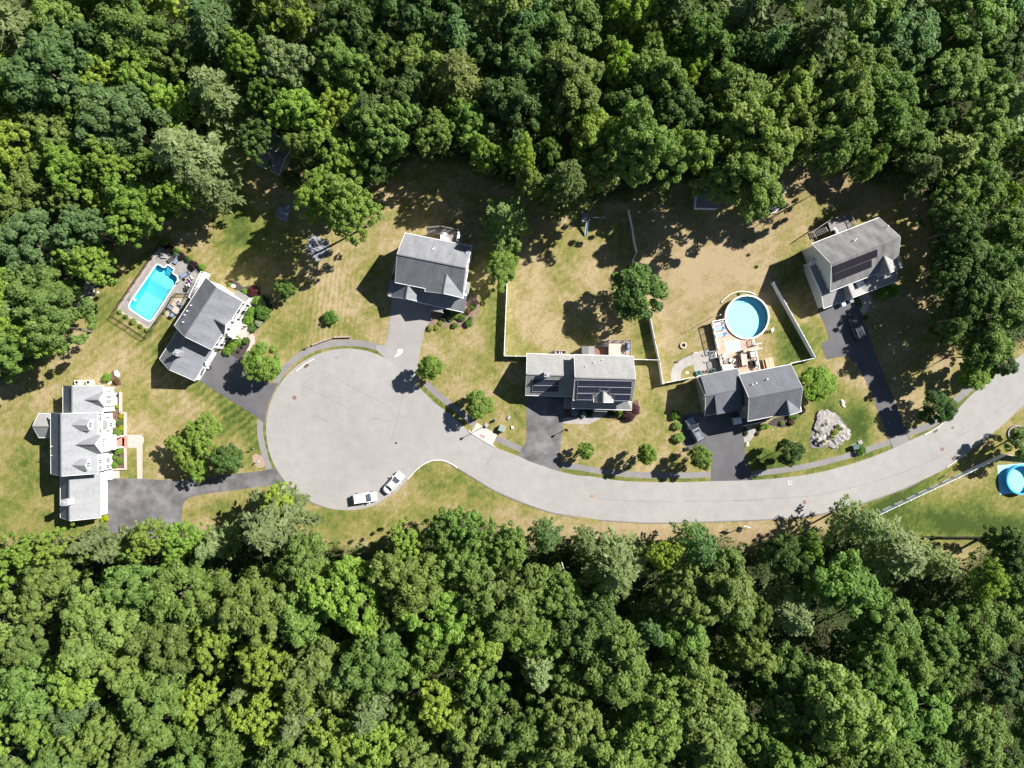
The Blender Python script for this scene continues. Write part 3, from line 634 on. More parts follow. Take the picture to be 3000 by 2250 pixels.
# ---- house 1 : white house with two dormers, far left
h1=root('house',(*zB(900,100,0),0),'long white house with two small dormers and grey roof at the far left','house')
f1=frame(zA,(712,895),(zB,718,525),(545,1000),(1300,900),5.6,9.3); house_block(h1,f1,S1,wht)
f1w=frame(zA,(893,445),(893,900),(745,600),(1388,600),4.6,7.85); house_block(h1,f1w,S1,wht)
f1g=frame(zB,(848,480),(850,1250),(703,1000),(1350,1000),3.0,6.25); house_block(h1,f1g,S1,wht)
f1s=frame(zA,(250,1097),(560,1100),(335,890),(335,1275),3.0,4.8); setsym(f1s,abs(f1s.tp-f1s.tm)/2); house_block(h1,f1s,S4,wht)
def cross(rt,z,back,front,c1,c2,hr,he,roofm,wallm,**k):
    f=frame(z,back,front,c1,c2,he,hr); house_block(rt,f,roofm,wallm,**k); return f
f1c=cross(h1,zA,(960,1395),(1258,1392),(1335,1235),(1358,1550),8.0,5.6,S1,wht)
f1d=cross(h1,zA,(1100,670),(1322,670),(1390,535),(1405,800),6.6,4.6,S1,wht)
dormer(h1,None,zA(815,1085,8.6),zA(1118,1085,8.2),.95,8.3,7.5,S1,wht)
dormer(h1,None,zB(815,352,8.6),zB(1085,352,8.2),.95,8.3,7.5,S1,wht)
# windows of the east wall (u runs south, east is +v)
side1='p' if f1.v[0]>0 else 'm'; e=f1.v if f1.v[0]>0 else -f1.v
for s in (1.2,3.4,9.0,10.2):
    for zc in (1.7,4.4): wall_windows(h1,f1,side1,[(s,zc,.8,1.3)])
sc='b'
wall_windows(h1,f1c,sc,[(-.45,4.7,.7,1.2),(.45,4.7,.7,1.2)]); wall_windows(h1,f1d,sc,[(-.4,3.,.6,1.6),(.4,3.,.6,1.6)])
sidew='p' if f1w.v[0]>0 else 'm'; wall_windows(h1,f1w,sidew,[(1.2,2.2,.7,1.2)])
# bay tower
bp=[zA(1340,945,0),zA(1500,945,0),zA(1600,1010,0),zA(1600,1110,0),zA(1500,1180,0),zA(1340,1180,0)]
MB().prism(bp,-.05,3.1).build('bay_wall',wht,h1)
bt=MB(); pk=zA(1400,1060,4.2); rim=[zA(1340,940,3.2),zA(1440,940,3.2),zA(1490,1000,3.2),zA(1490,1110,3.2),zA(1440,1170,3.2),zA(1340,1170,3.2)]
ctr=np.mean(np.array(bp),0); rim=[tuple(ctr+(np.array(p)-ctr)*1.07) for p in bp]; pk=(bp[0][0]+.2,ctr[1])
for k in range(5): bt.face([(*rim[k],3.1),(*rim[k+1],3.1),(*pk,4.1)])
bt.build('bay_roof',S4,h1)
for k,(a_,b_) in enumerate(zip(bp[:-1],bp[1:])):
    if 1<=k<=3:
        mid=((a_[0]+b_[0])/2,(a_[1]+b_[1])/2); n=(b_[1]-a_[1],-(b_[0]-a_[0])); 
        if n[0]*(mid[0]-ctr[0])+n[1]*(mid[1]-ctr[1])<0: n=(-n[0],-n[1])
        window(h1,mid,n,1.8,.8,1.3)
# porch roof and columns, steps
pr_=[zA(1420,1262,2.9),zA(1600,1262,2.9),zA(1600,1470,2.9),zA(1420,1470,2.9)]
MB().prism(pr_,2.75,3.0).build('porch_roof',white,h1)
for x,y in ((1590,1275),(1590,1455)):
    q=zA(x,y,2.9); MB().cyl((*q,0),.14,2.75,12).build('porch_column',white,h1)
q=[zA(1400,1262,.0),zA(1640,1262,0),zA(1640,1470,0),zA(1400,1470,0)]; MB().prism(q,0,.4).build('porch_floor',concrete,h1)
hdoor(h1,f1c.P(f1c.wb,0),f1c.u,1.1,2.1,mat('grey_door',(.2,.21,.22),.05,1,.5),z0=.4)
stp=MB()
for k in range(3): 
    x0=1640+k*35; pz=[zA(x0,1285,0),zA(x0+35,1285,0),zA(x0+35,1450,0),zA(x0,1450,0)]; stp.prism(pz,.0,.36-.1*k)
stp.build('brick_steps',brickred,h1)
# side porch with white rails
q=[zB(1350,470,0),zB(1450,450,0),zB(1455,575,0),zB(1350,585,0)]; MB().prism(q,0,.7).build('side_porch_floor',brickred,h1)
stp=MB()
for k in range(4):
    x0=1455+k*28; stp.prism([zB(x0,445,0),zB(x0+28,440,0),zB(x0+28,560,0),zB(x0,562,0)],0,.6-.14*k)
stp.build('side_step',white,h1)
for p_,q_ in ((zB(1450,440,0),zB(1570,425,0)),(zB(1450,575,0),zB(1570,565,0))):
    r=MB(); r.bar((*p_,1.6),(*q_,1.0),.07); r.bar((*p_,.9),(*q_,.35),.05)
    for t in np.linspace(0,1,6): xx=p_[0]+(q_[0]-p_[0])*t; yy=p_[1]+(q_[1]-p_[1])*t; r.bar((xx,yy,.6-.5*t),(xx,yy,1.6-.6*t),.05)
    r.build('porch_railing',white,h1)
chimney(h1,at_roof(f1g,zB,860,930),1.0,1.0,4.5,7.9,0,mat('pinkish_chimney',(.6,.54,.53),.06,3,.8))
sg='p' if f1g.v[0]>0 else 'm'; eg=f1g.wp if sg=='p' else f1g.wm
for s in (2.6,6.2): hdoor(h1,f1g.P(s,eg),f1g.v if sg=='p' else -f1g.v,2.6,2.2,white,'garage_door')
for z_,x,y in ((zB,570,190),(zB,565,50),(zA,570,1420)): vent(h1,at_roof(f1,z_,x,y),.35,.05)
# retaining border
rb=MB()
for z_,pts in ((zR,[(203,-5),(203,215)]),(zR,[(203,215),(253,222),(253,470)]),(zR,[(253,595),(255,825),(110,825)])): rb.strip(PP(z_,pts),.42,0,.38)
tag(rb.build('garden_wall',pinkstone),'low pink stone wall edging the flower beds of the white house','garden wall')
# ---- house 2
h2=root('house',(*zD(650,560,0),0),'grey roofed house with black shutters set at an angle beside the long pool','house')
f2=frame(zD,(765,255),(375,853),(260,710),(705,1015),5.6,9.1); house_block(h2,f2,S2,wht)
f2g=frame(zD,(470,800),(185,1255),(80,1115),(490,1400),3.0,6.25); house_block(h2,f2g,S2,wht)
f2c=cross(h2,zD,(735,640),(872,716),(960,640),(842,828),7.4,5.6,S2,wht)
ss='p' if (f2.v@np.array([1,-1]))>0 else 'm'; blk=mat('black_shutter',(.02,.02,.022),.1,2,.6)
for s in (1.6,3.4,9.0,10.6):
    for zc in (1.8,4.3): 
        if s<f2.L: wall_windows(h2,f2,ss,[(s-.4,zc,.75,1.25)],blk)
wall_windows(h2,f2c,'b',[(0,4.5,.8,1.3)],blk)
nn=f2.v if ss=='p' else -f2.v
# front portico and bay on the gable end
q=f2.P(f2.L*.52,f2.wp if ss=='p' else f2.wm); pf=np.array(q[:2]); 
pq=[tuple(pf+f2.u*a_+nn*b_) for a_,b_ in ((-1.6,.0),(1.6,.0),(1.6,1.7),(-1.6,1.7))]
MB().prism(pq,2.7,2.95).build('porch_roof',white,h2)
for a_ in (-1.45,1.45): c_=pf+f2.u*a_+nn*1.55; MB().cyl((*c_,0),.12,2.7,12).build('porch_column',white,h2)
MB().prism([tuple(pf+f2.u*a_+nn*b_) for a_,b_ in ((-1.6,.0),(1.6,.0),(1.6,2.6),(-1.6,2.6))],0,.35).build('porch_floor',pinkstone,h2)
hdoor(h2,pf,nn,1.1,2.1,blk,z0=.35)
bq=np.array(f2.P(f2.wa,1.9*(1 if ss=='p' else -1))[:2]); 
MB().prism([tuple(bq+f2.v*a_-f2.u*b_) for a_,b_ in ((-1.1,0),(1.1,0),(1.1,1.0),(-1.1,1.0))],-.05,1.9).build('bulkhead_wall',wht,h2)
MB().prism([tuple(bq+f2.v*a_-f2.u*b_) for a_,b_ in ((-1.25,0.02),(1.25,.02),(1.25,1.15),(-1.25,1.15))],1.9,2.05).build('bulkhead_roof',S4,h2)
chimney(h2,at_roof(f2g,zD,320,1055),.95,.95,4.2,7.4,ang(f2g),mat('grey_chimney',(.35,.33,.34),.08,3,.8))
for x,y in ((420,545),(465,478),(388,592),(370,680)): vent(h2,at_roof(f2,zD,x,y),.4,.07)
sgg='p' if (f2g.v@np.array([1,-1]))>0 else 'm'
for s in (3.2,6.4):
    if s<f2g.L: hdoor(h2,f2g.P(s+.3,f2g.wp if sgg=='p' else f2g.wm),f2g.v if sgg=='p' else -f2g.v,2.6,2.2,white,'garage_door')
# rear raised terrace with white rail
tq=[zD(600,70,3.0),zD(450,380,3.0),zD(520,420,3.0),zD(680,110,3.0)]
MB().prism(tq,2.7,2.85).build('rear_balcony',white,h2)
rr_=MB(); 
for a_,b_ in ((0,1),(1,2)):
    p_,q_=tq[a_],tq[b_]; rr_.bar((*p_,3.8),(*q_,3.8),.1)
    for t in np.linspace(0,1,18): xx=p_[0]+(q_[0]-p_[0])*t; yy=p_[1]+(q_[1]-p_[1])*t; rr_.bar((xx,yy,2.85),(xx,yy,3.8),.05)
rr_.build('balcony_railing',white,h2)
for p_ in (tq[0],tq[1]): MB().bar((*p_,0),(*p_,2.7),.16).build('balcony_post',white,h2)
# ---- house 3
h3=root('house',(*zE(1200,700,0),0),'grey roofed house with two front gables at the head of the circle','house')
f3=frame(zE,(722,552),(1615,730),(838,280),(708,918),5.6,9.1); house_block(h3,f3,S3,wht)
f3g=frame(zE,(1370,775),(1320,1055),(1570,1130),(1110,1060),7.6,7.6); 
f3g=cross(h3,zE,(1385,700),(1322,1058),(1580,1105),(1090,1010),7.9,5.6,S3,wht)
# low garage wrap with its own gable
lw=[zE(712,615,3.0),zE(607,1085,3.0),zE(1590,1303,3.0),zE(1600,1160,3.0),zE(1000,900,3.0)]
lr=MB(); A3=zE(607,1085,2.9);B3=zE(1590,1303,2.9)
u3=np.array(B3)-np.array(A3); Lw=np.linalg.norm(u3); u3/=Lw; v3=np.array([-u3[1],u3[0]]); A3=np.array(A3)
def LP(s,t,zv): return (*(A3+u3*s+v3*t),zv)
lr.face([LP(0,0,2.9),LP(Lw,0,2.9),LP(Lw,2.9,4.3),LP(0,2.9,4.3)],[(0,3),(Lw,3),(Lw,0),(0,0)])
lr.face([LP(0,0,2.9),LP(0,2.9,4.3),LP(1.1,7.6,4.3),LP(0,7.6,2.9)],[(0,0),(3,0),(3,5),(0,7)])
lr.face([LP(0,0,2.7),LP(0,7.6,2.7),LP(1.1,7.6,4.1),LP(0,2.9,4.1)]); lr.face([LP(0,0,2.7),LP(0,2.9,4.1),LP(Lw,2.9,4.1),LP(Lw,0,2.7)])
lr.face([LP(0,0,2.7),LP(Lw,0,2.7),LP(Lw,0,2.9),LP(0,0,2.9)]); lr.face([LP(0,7.6,2.7),LP(0,0,2.7),LP(0,0,2.9),LP(0,7.6,2.9)]); lr.face([LP(Lw,0,2.7),LP(Lw,2.9,4.1),LP(Lw,2.9,4.3),LP(Lw,0,2.9)])
o=lr.build('lower_roof',S3,h3)
tb=MB(); tb.bar(LP(0,-.05,2.82),LP(Lw,-.05,2.82),.1,.14); tb.bar(LP(-.05,0,2.82),LP(-.05,7.6,2.82),.1,.14); tb.build('trim',white,o)
MB().prism([LP(.35,.35,0)[:2],LP(Lw-.3,.35,0)[:2],LP(Lw-.3,5,0)[:2],LP(.35,7.3,0)[:2]],-.05,2.72).build('wall',wht,h3)
f3s=cross(h3,zE,(900,770),(836,1122),(1032,1165),(640,1105),5.6,3.0,S3,wht,oh=.3)
for s in (2.2,5.6): hdoor(h3,LP(s,.35,0),-v3,2.5,2.2,white,'garage_door')
MB().prism([zE(1160,1215,2.6),zE(1320,1245,2.6),zE(1310,1310,2.6),zE(1155,1280,2.6)],2.45,2.65).build('porch_roof',S4,h3)
for x,y in ((1160,1275),(1310,1305)): MB().cyl((*zE(x,y,2.5),0),.09,2.45,10).build('porch_column',white,h3)
# east bay
eb=np.array(f3.P(f3.wb,0)[:2]); bb=[tuple(eb+f3.v*a_+f3.u*b_) for a_,b_ in ((-3.9,0),(-3.6,.9),(-1.8,.9),(-1.5,0))]
MB().prism(bb,-.05,2.6).build('bay_wall',wht,h3); 
bc=np.mean(np.array(bb),0); bt=MB(); rm=[tuple(bc+(np.array(p)-bc)*1.12) for p in bb]; top=tuple(eb-f3.v*2.7)
for k in range(3): bt.face([(*rm[k],2.6),(*rm[k+1],2.6),(*top,3.4)])
bt.build('bay_roof',S4,h3)
wall_windows(h3,f3,'b',[(2.2,4.4,.8,1.2),(-1.8,4.4,.8,1.2),(2.4,1.8,.8,1.2),(.3,1.8,.8,1.2)])
for x,y in ((1190,490),(1625,535),(1210,478)): vent(h3,at_roof(f3,zE,x,y),.35)
# ---- house 4
h4=root('house',(*zG(1200,700,0),0),'pale roofed house carrying two solar arrays beside the white fence','house')
f4=frame(zG,(1040,690),(1825,712),(1040,395),(1020,980),5.6,9.1); f4.L=f4.s1=np.linalg.norm(np.array(zG(1825,712,9.1))-np.array(zG(1040,690,9.1))); house_block(h4,f4,S4,beige)
f4g=frame(zG,(410,648),(1060,670),(420,380),(408,918),3.0,6.2); house_block(h4,f4g,S4,beige)
# porch roof along the south
lr=MB(); a1,b1=zG(1000,1088,2.9),zG(1775,1110,2.9); u4=np.array(b1)-np.array(a1); L4=np.linalg.norm(u4); u4/=L4; v4=np.array([-u4[1],u4[0]]); a1=np.array(a1)
def LQ(s,t,zv): return (*(a1+u4*s+v4*t),zv)
lr.face([LQ(0,0,2.9),LQ(L4,0,2.9),LQ(L4-1.2,1.9,3.9),LQ(0,1.9,3.9)],[(0,2),(L4,2),(L4,0),(0,0)]); lr.face([LQ(L4,0,2.9),LQ(L4,2.2,2.9),LQ(L4-1.2,1.9,3.9)],[(0,2),(2,2),(1,0)])
lr.face([LQ(0,0,2.7),LQ(0,1.9,3.7),LQ(L4-1.2,1.9,3.7),LQ(L4,0,2.7)]); lr.face([LQ(0,0,2.7),LQ(L4,0,2.7),LQ(L4,0,2.9),LQ(0,0,2.9)]); lr.face([LQ(0,0,2.7),LQ(0,0,2.9),LQ(0,1.9,3.9),LQ(0,1.9,3.7)])
o=lr.build('porch_roof',S4,h4); MB().bar(LQ(0,-.05,2.82),LQ(L4,-.05,2.82),.1,.14).bar(LQ(-.04,0,2.82),LQ(-.04,1.9,3.8),.07,.14).build('trim',white,o)
for s in (.2,L4/2-1.2,L4/2+1.2,L4-.2): MB().bar(LQ(s,.15,0),LQ(s,.15,2.7),.14).build('porch_column',white,h4)
MB().prism([zG(1282,1095,2.4),zG(1455,1100,2.4),zG(1455,1135,2.4),zG(1282,1128,2.4)],2.3,2.42).build('entry_roof',S4,h4)
MB().prism([zG(898,925,2.4),zG(1005,925,2.4),zG(1005,965,2.4),zG(898,962,2.4)],2.3,2.42).build('side_entry_roof',S4,h4)
# gabled front dormer
f4c=cross(h4,zG,(1408,840),(1405,1012),(1528,1016),(1282,1008),7.3,6.0,S4,beige,og=.1,oh=.15)
hdoor(h4,f4g.P(3.,f4g.wm),-f4g.v,4.6,2.2,white,'garage_door')
chimney(h4,at_roof(f4g,zG,668,650),.85,.85,5.0,7.4,ang(f4g),mat('dark_chimney',(.3,.3,.3),.1,3,.8))
for x,y in ((1180,540),(1285,492),(1395,460)): vent(h4,at_roof(f4,zG,x,y),.5,.06)
# solar arrays
m,n,l,b=newmat('solar_cells'); uv=n.new('ShaderNodeUVMap'); br=n.new('ShaderNodeTexBrick'); l.new(uv.outputs[0],br.inputs['Vector']); br.offset=0
br.inputs['Scale'].default_value=1; br.inputs['Brick Width'].default_value=.33; br.inputs['Row Height'].default_value=.98; br.inputs['Mortar Size'].default_value=.016
br.inputs['Color1'].default_value=(.018,.024,.05,1); br.inputs['Color2'].default_value=(.026,.028,.055,1); br.inputs['Mortar'].default_value=(.13,.12,.13,1)
l.new(br.outputs[0],b.inputs['Base Color']); b.inputs['Roughness'].default_value=.45; b.inputs['Specular IOR Level'].default_value=.3
m,n,l,b=newmat('black_solar_cells'); uv=n.new('ShaderNodeUVMap'); br=n.new('ShaderNodeTexBrick'); l.new(uv.outputs[0],br.inputs['Vector']); br.offset=0
br.inputs['Scale'].default_value=1; br.inputs['Brick Width'].default_value=1.0; br.inputs['Row Height'].default_value=1.7; br.inputs['Mortar Size'].default_value=.02
br.inputs['Color1'].default_value=(.018,.016,.024,1); br.inputs['Color2'].default_value=(.024,.02,.03,1); br.inputs['Mortar'].default_value=(.045,.045,.05,1)
l.new(br.outputs[0],b.inputs['Base Color']); b.inputs['Roughness'].default_value=.55; b.inputs['Specular IOR Level'].default_value=.25
def panel(par,f,z,corners,m,name='solar_panel',lift=.12,border=True):
    pts=[at_roof(f,z,x,y) for x,y in corners]; n3=(Vector(pts[1])-Vector(pts[0])).cross(Vector(pts[3])-Vector(pts[0])).normalized()
    if n3.z<0: n3=-n3
    w=(Vector(pts[1])-Vector(pts[0])).length; hh=(Vector(pts[3])-Vector(pts[0])).length
    T=[Vector(p)+n3*lift for p in pts]; Bo=[Vector(p)+n3*(lift-.05) for p in pts]
    mb=MB(); mb.face(T,[(0,0),(w,0),(w,hh),(0,hh)])
    for k in range(4): mb.face([Bo[k],Bo[(k+1)%4],T[(k+1)%4],T[k]])
    o=mb.build(name,m,par)
    if border:
        bb=MB()
        for k in range(4): bb.bar(T[k]+n3*.01,T[(k+1)%4]+n3*.01,.05,.03)
        bb.build('panel_frame',grey_metal,o)
    return o
sc_=MATS['solar_cells']; sb_=MATS['black_solar_cells']
for i,(par,f,rows) in enumerate(((h4,f4g,[[(488,703),(835,712),(833,787),(487,785)],[(487,788),(833,790),(825,872),(485,868)]]),
    (h4,f4,[[(1072,717),(1775,732),(1768,815),(1070,800)],[(1069,803),(1357,806),(1340,887),(1066,886)],[(1366,808),(1482,810),(1470,862),(1360,858)],[(1490,812),(1768,818),(1760,902),(1482,896)],[(1064,892),(1268,893),(1262,974),(1060,970)],[(1545,902),(1757,906),(1750,986),(1540,984)]]))):
    for c_ in rows: panel(par,f,zG,c_,sc_)
# ---- house 5
h5=root('house',(*zI(1100,450,0),0),'dark grey roofed house with green-grey siding below the round pool deck','house')
f5=frame(zI,(1085,515),(1775,380),(970,205),(1080,810),5.6,8.85); house_block(h5,f5,S5,grn)
f5g=frame(zI,(520,490),(1050,382),(375,243),(520,742),3.0,6.2); f5g.s0=-.0; house_block(h5,f5g,S5,grn)
f5c=cross(h5,zI,(1555,440),(1612,733),(1757,668),(1440,760),7.6,5.6,S5,grn)
def shed_dormer(rt,f,s0,s1,side,tr,te,zt,ze,roofm,wallm):
    sg=1 if side=='p' else -1
    d=bpy.data.objects.new('dormer',None); COL.objects.link(d); d.parent=rt; WL[d.name]=WL[rt.name]
    P=f.P; m_=MB(); ov=.25
    a,b,c_,e_=P(s0-ov,tr*sg,zt),P(s1+ov,tr*sg,zt),P(s1+ov,(te+ov)*sg,ze),P(s0-ov,(te+ov)*sg,ze)
    dn=lambda p:(p[0],p[1],p[2]-.15)
    m_.face([a,b,c_,e_],[(0,0),(s1-s0,0),(s1-s0,4),(0,4)]); m_.face([dn(a),dn(e_),dn(c_),dn(b)])
    for p,q in ((a,b),(b,c_),(c_,e_),(e_,a)): m_.face([p,q,dn(q),dn(p)])
    m_.build('dormer_roof',roofm,d)
    w=MB()
    for s in (s0,s1): w.face([P(s,tr*sg,zt-.2),P(s,te*sg,ze-.15),P(s,te*sg,2.6),P(s,tr*sg,2.6)])
    w.face([P(s0,te*sg,ze-.15),P(s1,te*sg,ze-.15),P(s1,te*sg,2.6),P(s0,te*sg,2.6)]); w.build('dormer_wall',wallm,d)
south5='m' if f5g.v[1]>0 else 'p'; north5='p' if south5=='m' else 'm'
shed_dormer(h5,f5g,1.9,6.1,south5,.1,3.55,6.15,4.9,S5,grn)
shed_dormer(h5,f5g,.4,6.1,north5,.1,3.5,6.15,4.9,S5,grn)
wall_windows(h5,f5g,'a',[(-.6 if south5=='m' else .6,4.2,.55,.9)])
wall_windows(h5,f5,'a',[(2,4.3,.7,1.1),(-2,4.3,.7,1.1)])
lr=MB(); a5,b5=zI(1040,882,2.8),zI(1340,822,2.8); u5=np.array(b5)-np.array(a5); L5=np.linalg.norm(u5); u5/=L5; v5=np.array([-u5[1],u5[0]]); a5=np.array(a5)
def LS(s,t,zv): return (*(a5+u5*s+v5*t),zv)
MB().prism([LS(0,0,0)[:2],LS(L5,0,0)[:2],LS(L5,1.7,0)[:2],LS(0,1.7,0)[:2]],.0,.5).build('porch_floor',drive_dark,h5)
r=MB(); r.bar(LS(0,0,1.5),LS(L5,0,1.5),.08); r.bar(LS(0,0,.7),LS(L5,0,.7),.06)
for t in np.linspace(0,L5,16): r.bar(LS(t,0,.5),LS(t,0,1.5),.05)
r.build('porch_railing',white,h5)
MB().prism([LS(-1.6,.4,0)[:2],LS(0,.4,0)[:2],LS(0,1.8,0)[:2],LS(-1.6,1.8,0)[:2]],0,.5).build('side_landing',concrete,h5)
stp=MB()
for k in range(4): stp.prism([LS(-.35*k-.35,.5,0)[:2],LS(-.35*k,.5,0)[:2],LS(-.35*k,1.7,0)[:2],LS(-.35*k-.35,1.7,0)[:2]],.5,.95-.1*k)
stp.build('porch_step',white,h5)
hdoor(h5,f5g.P(3.4,f5g.wm if south5=='m' else f5g.wp),(-f5g.v if south5=='m' else f5g.v),4.6,2.2,white,'garage_door')
for z_,x,y in ((zI,1165,318),(zI,1310,268),(zI,1120,335)): vent(h5,at_roof(f5,z_,x,y),.55,.07)
vent(h5,at_roof(f5g,zI,855,212),.2,.06)
# ---- house 6
h6=root('house',(*zJ(1000,750,0),0),'pale worn-roofed house with a black solar array at the upper right','house')
f6=frame(zJ,(690,765),(1585,415),(460,497),(700,1115),5.6,9.8); house_block(h6,f6,S6,beige)
f6c=cross(h6,zJ,(1325,540),(1457,877),(1612,812),(1300,935),8.0,5.4,S4,beige)
A6=np.array(zJ(592,1342,3.0)); B6=np.array(zJ(1545,983,3.0)); u6=(B6-A6); L6=np.linalg.norm(u6); u6/=L6; v6=np.array([-u6[1],u6[0]])
def LT(s,t,zv): return (*(A6+u6*s+v6*t),zv)
wd=8.2; lr=MB()
lr.face([LT(0,0,3.),LT(L6,0,3.),LT(L6,2.9,4.4),LT(0,2.9,4.4)],[(0,3),(L6,3),(L6,0),(0,0)])
lr.face([LT(0,2.9,4.4),LT(3.5,2.9,4.4),LT(3.5,wd,3.6),LT(0,wd,3.6)],[(0,0),(3,0),(3,6),(0,6)])
lr.face([LT(0,0,2.8),LT(L6,0,2.8),LT(L6,0,3.),LT(0,0,3.)]); lr.face([LT(0,0,2.8),LT(0,0,3.),LT(0,2.9,4.4),LT(0,wd,3.6),LT(0,wd,3.4),LT(0,2.9,4.2)])
lr.face([LT(L6,0,2.8),LT(L6,0,3.),LT(L6,2.9,4.4),LT(L6,2.9,4.2)]); lr.face([LT(0,0,2.8),LT(0,2.9,4.2),LT(L6,2.9,4.2),LT(L6,0,2.8)]); lr.face([LT(0,2.9,4.2),LT(0,wd,3.4),LT(3.5,wd,3.4),LT(3.5,2.9,4.2)])
o=lr.build('lower_roof',S4,h6); MB().bar(LT(0,-.05,2.92),LT(L6,-.05,2.92),.1,.14).bar(LT(-.05,0,2.92),LT(-.05,2.9,4.3),.07,.18).bar(LT(-.05,2.9,4.3),LT(-.05,wd,3.5),.07,.18).build('trim',white,o)
w=MB(); P4=[LT(.3,.35,0),LT(.3,wd-.2,0),LT(4,wd-.2,0),LT(L6-.3,2.9,0),LT(L6-.3,.35,0)]; zz=[2.95,3.4,3.4,2.9,2.9]
w.face([(*LT(.3,.35,-.05)[:2],-.05),LT(.3,wd-.2,-.05),LT(.3,wd-.2,3.35),LT(.3,2.9,4.15),LT(.3,.35,2.9)])
w.face([LT(.3,.35,-.05),LT(.3,.35,2.9),LT(L6-.3,.35,2.9),LT(L6-.3,.35,-.05)]); w.face([LT(.3,wd-.2,-.05),LT(4,wd-.2,-.05),LT(4,wd-.2,3.35),LT(.3,wd-.2,3.35)]); w.face([LT(L6-.3,.35,-.05),LT(L6-.3,.35,2.9),LT(L6-.3,3,4.1),LT(L6-.3,3,-.05)])
w.build('wall',beige,h6)
f6s=cross(h6,zJ,(850,900),(967,1203),(1142,1140),(860,1250),5.4,3.0,S4,beige,oh=.25)
for s in (2.6,): hdoor(h6,LT(s,.35,0),-v6,4.6,2.2,white,'garage_door')
# sunken roof window between the gables
d=bpy.data.objects.new('dormer',None); COL.objects.link(d); d.parent=h6; WL[d.name]=WL[h6.name]
q6=np.array(zJ(1060,1010,4.4)); 
MB().box((q6[0],q6[1],4.25),(1.7,1.3,1.3),ang(f6)).build('dormer_wall',beige,d)
MB().box((q6[0],q6[1],4.95),(1.9,1.5,.12),ang(f6)).build('dormer_roof',dark_glass,d)
wall_windows(h6,f6,'a',[(2.0,4.0,.7,1.1),(-.6,4.0,.7,1.1),(-3.6,4.0,.4,1.)])
lf=np.array(f6.P(f6.wa,0)[:2]); bx=MB().prism([tuple(lf+f6.v*a_-f6.u*b_) for a_,b_ in ((1.7,0),(1.7,.75),(.0,.75),(.0,0))],-.05,3.4); bx.build('chimney_chase',beige,h6)
MB().prism([tuple(lf+f6.v*a_-f6.u*b_) for a_,b_ in ((1.8,0),(1.8,.85),(-.1,.85),(-.1,0))],3.4,3.55).build('chase_cap',white,h6)
R1=lambda t,a,b:(a[0]+(b[0]-a[0])*t,a[1]+(b[1]-a[1])*t)
tl,tr2,br2,bl=(708,795),(1283,570),(1282,668),(712,893)
for k in range(8):
    a0,a1_=k/8,(k+1)/8; panel(h6,f6,zJ,[R1(a0,tl,tr2),R1(a1_-.004,tl,tr2),R1(a1_-.004,bl,br2),R1(a0,bl,br2)],sb_,border=False)
tl,tr2,br2,bl=(714,898),(1210,705),(1210,803),(715,1000)
for k in range(7):
    a0,a1_=k/7,(k+1)/7; panel(h6,f6,zJ,[R1(a0,tl,tr2),R1(a1_-.004,tl,tr2),R1(a1_-.004,bl,br2),R1(a0,bl,br2)],sb_,border=False)
for x,y in ((975,465),(998,448),(1410,280)): vent(h6,at_roof(f6,zJ,x,y),.5,.06)
# ---------------------------------------------------------------- fences
def vinyl_fence(name,pts,h,label,m=vinyl,step=2.4,postw=.13,group='white vinyl yard fences'):
    t=root(name,(*pts[0],0),label,'fence',group)
    rail=None
    for a,b in zip(pts[:-1],pts[1:]):
        a=np.array(a);b=np.array(b);L=np.linalg.norm(b-a);k=max(1,round(L/step)); u=(b-a)/L; rz=math.atan2(u[1],u[0])
        for i in range(k):
            p=a+(b-a)*i/k;q=a+(b-a)*(i+1)/k; c=(p+q)/2; ll=np.linalg.norm(q-p)-postw
            mb=MB().box((c[0],c[1],h*.5),(ll,.035,h-.16),rz).box((c[0],c[1],h-.06),(ll,.07,.12),rz).box((c[0],c[1],.12),(ll,.07,.14),rz)
            mb.build('panel',m,t)
            MB().box((p[0],p[1],(h+.05)/2),(postw,postw,h+.05),rz).box((p[0],p[1],h+.08),(postw+.05,postw+.05,.06),rz).build('post',m,t)
        MB().box((b[0],b[1],(h+.05)/2),(postw,postw,h+.05),rz).box((b[0],b[1],h+.08),(postw+.05,postw+.05,.06),rz).build('post',m,t)
    return t
hh=1.8
vinyl_fence('vinyl_fence',[zE(2155,700,hh),zE(2148,900,hh),zG(118,410,hh),zG(420,414,hh)],hh,'white fence running down from the lone pine to the house with solar arrays')
vinyl_fence('vinyl_fence',[zG(1808,455,hh),zG(2128,462,hh)],hh,'short white fence between the solar array house and the long leaning fence')
vinyl_fence('vinyl_fence',[zK(612,240,hh),zK(640,370,hh),zK(668,545,hh),zK(687,620,hh),zK(655,690,hh),zK(652,800,hh),zK(770,1100,hh),zK(805,1220,hh),zK(850,1440,hh),zK(893,1635,hh),zG(2180,775,hh),zU(0,1335,hh),zU(365,1262,hh)],hh,'long kinked white fence dividing the two back yards and passing under the round green tree')
vinyl_fence('vinyl_fence',[zU(1408,30,hh),zU(1950,1010,hh),zU(1630,1083,hh)],hh,'white fence slanting past the large round pool with a sharp corner')
vinyl_fence('vinyl_fence',[zQ(1075,950,hh),zQ(2080,478,hh),zQ(2260,495,hh),zQ(2500,520,hh)],hh,'white fence along the road beside the light blue pool at the lower right')
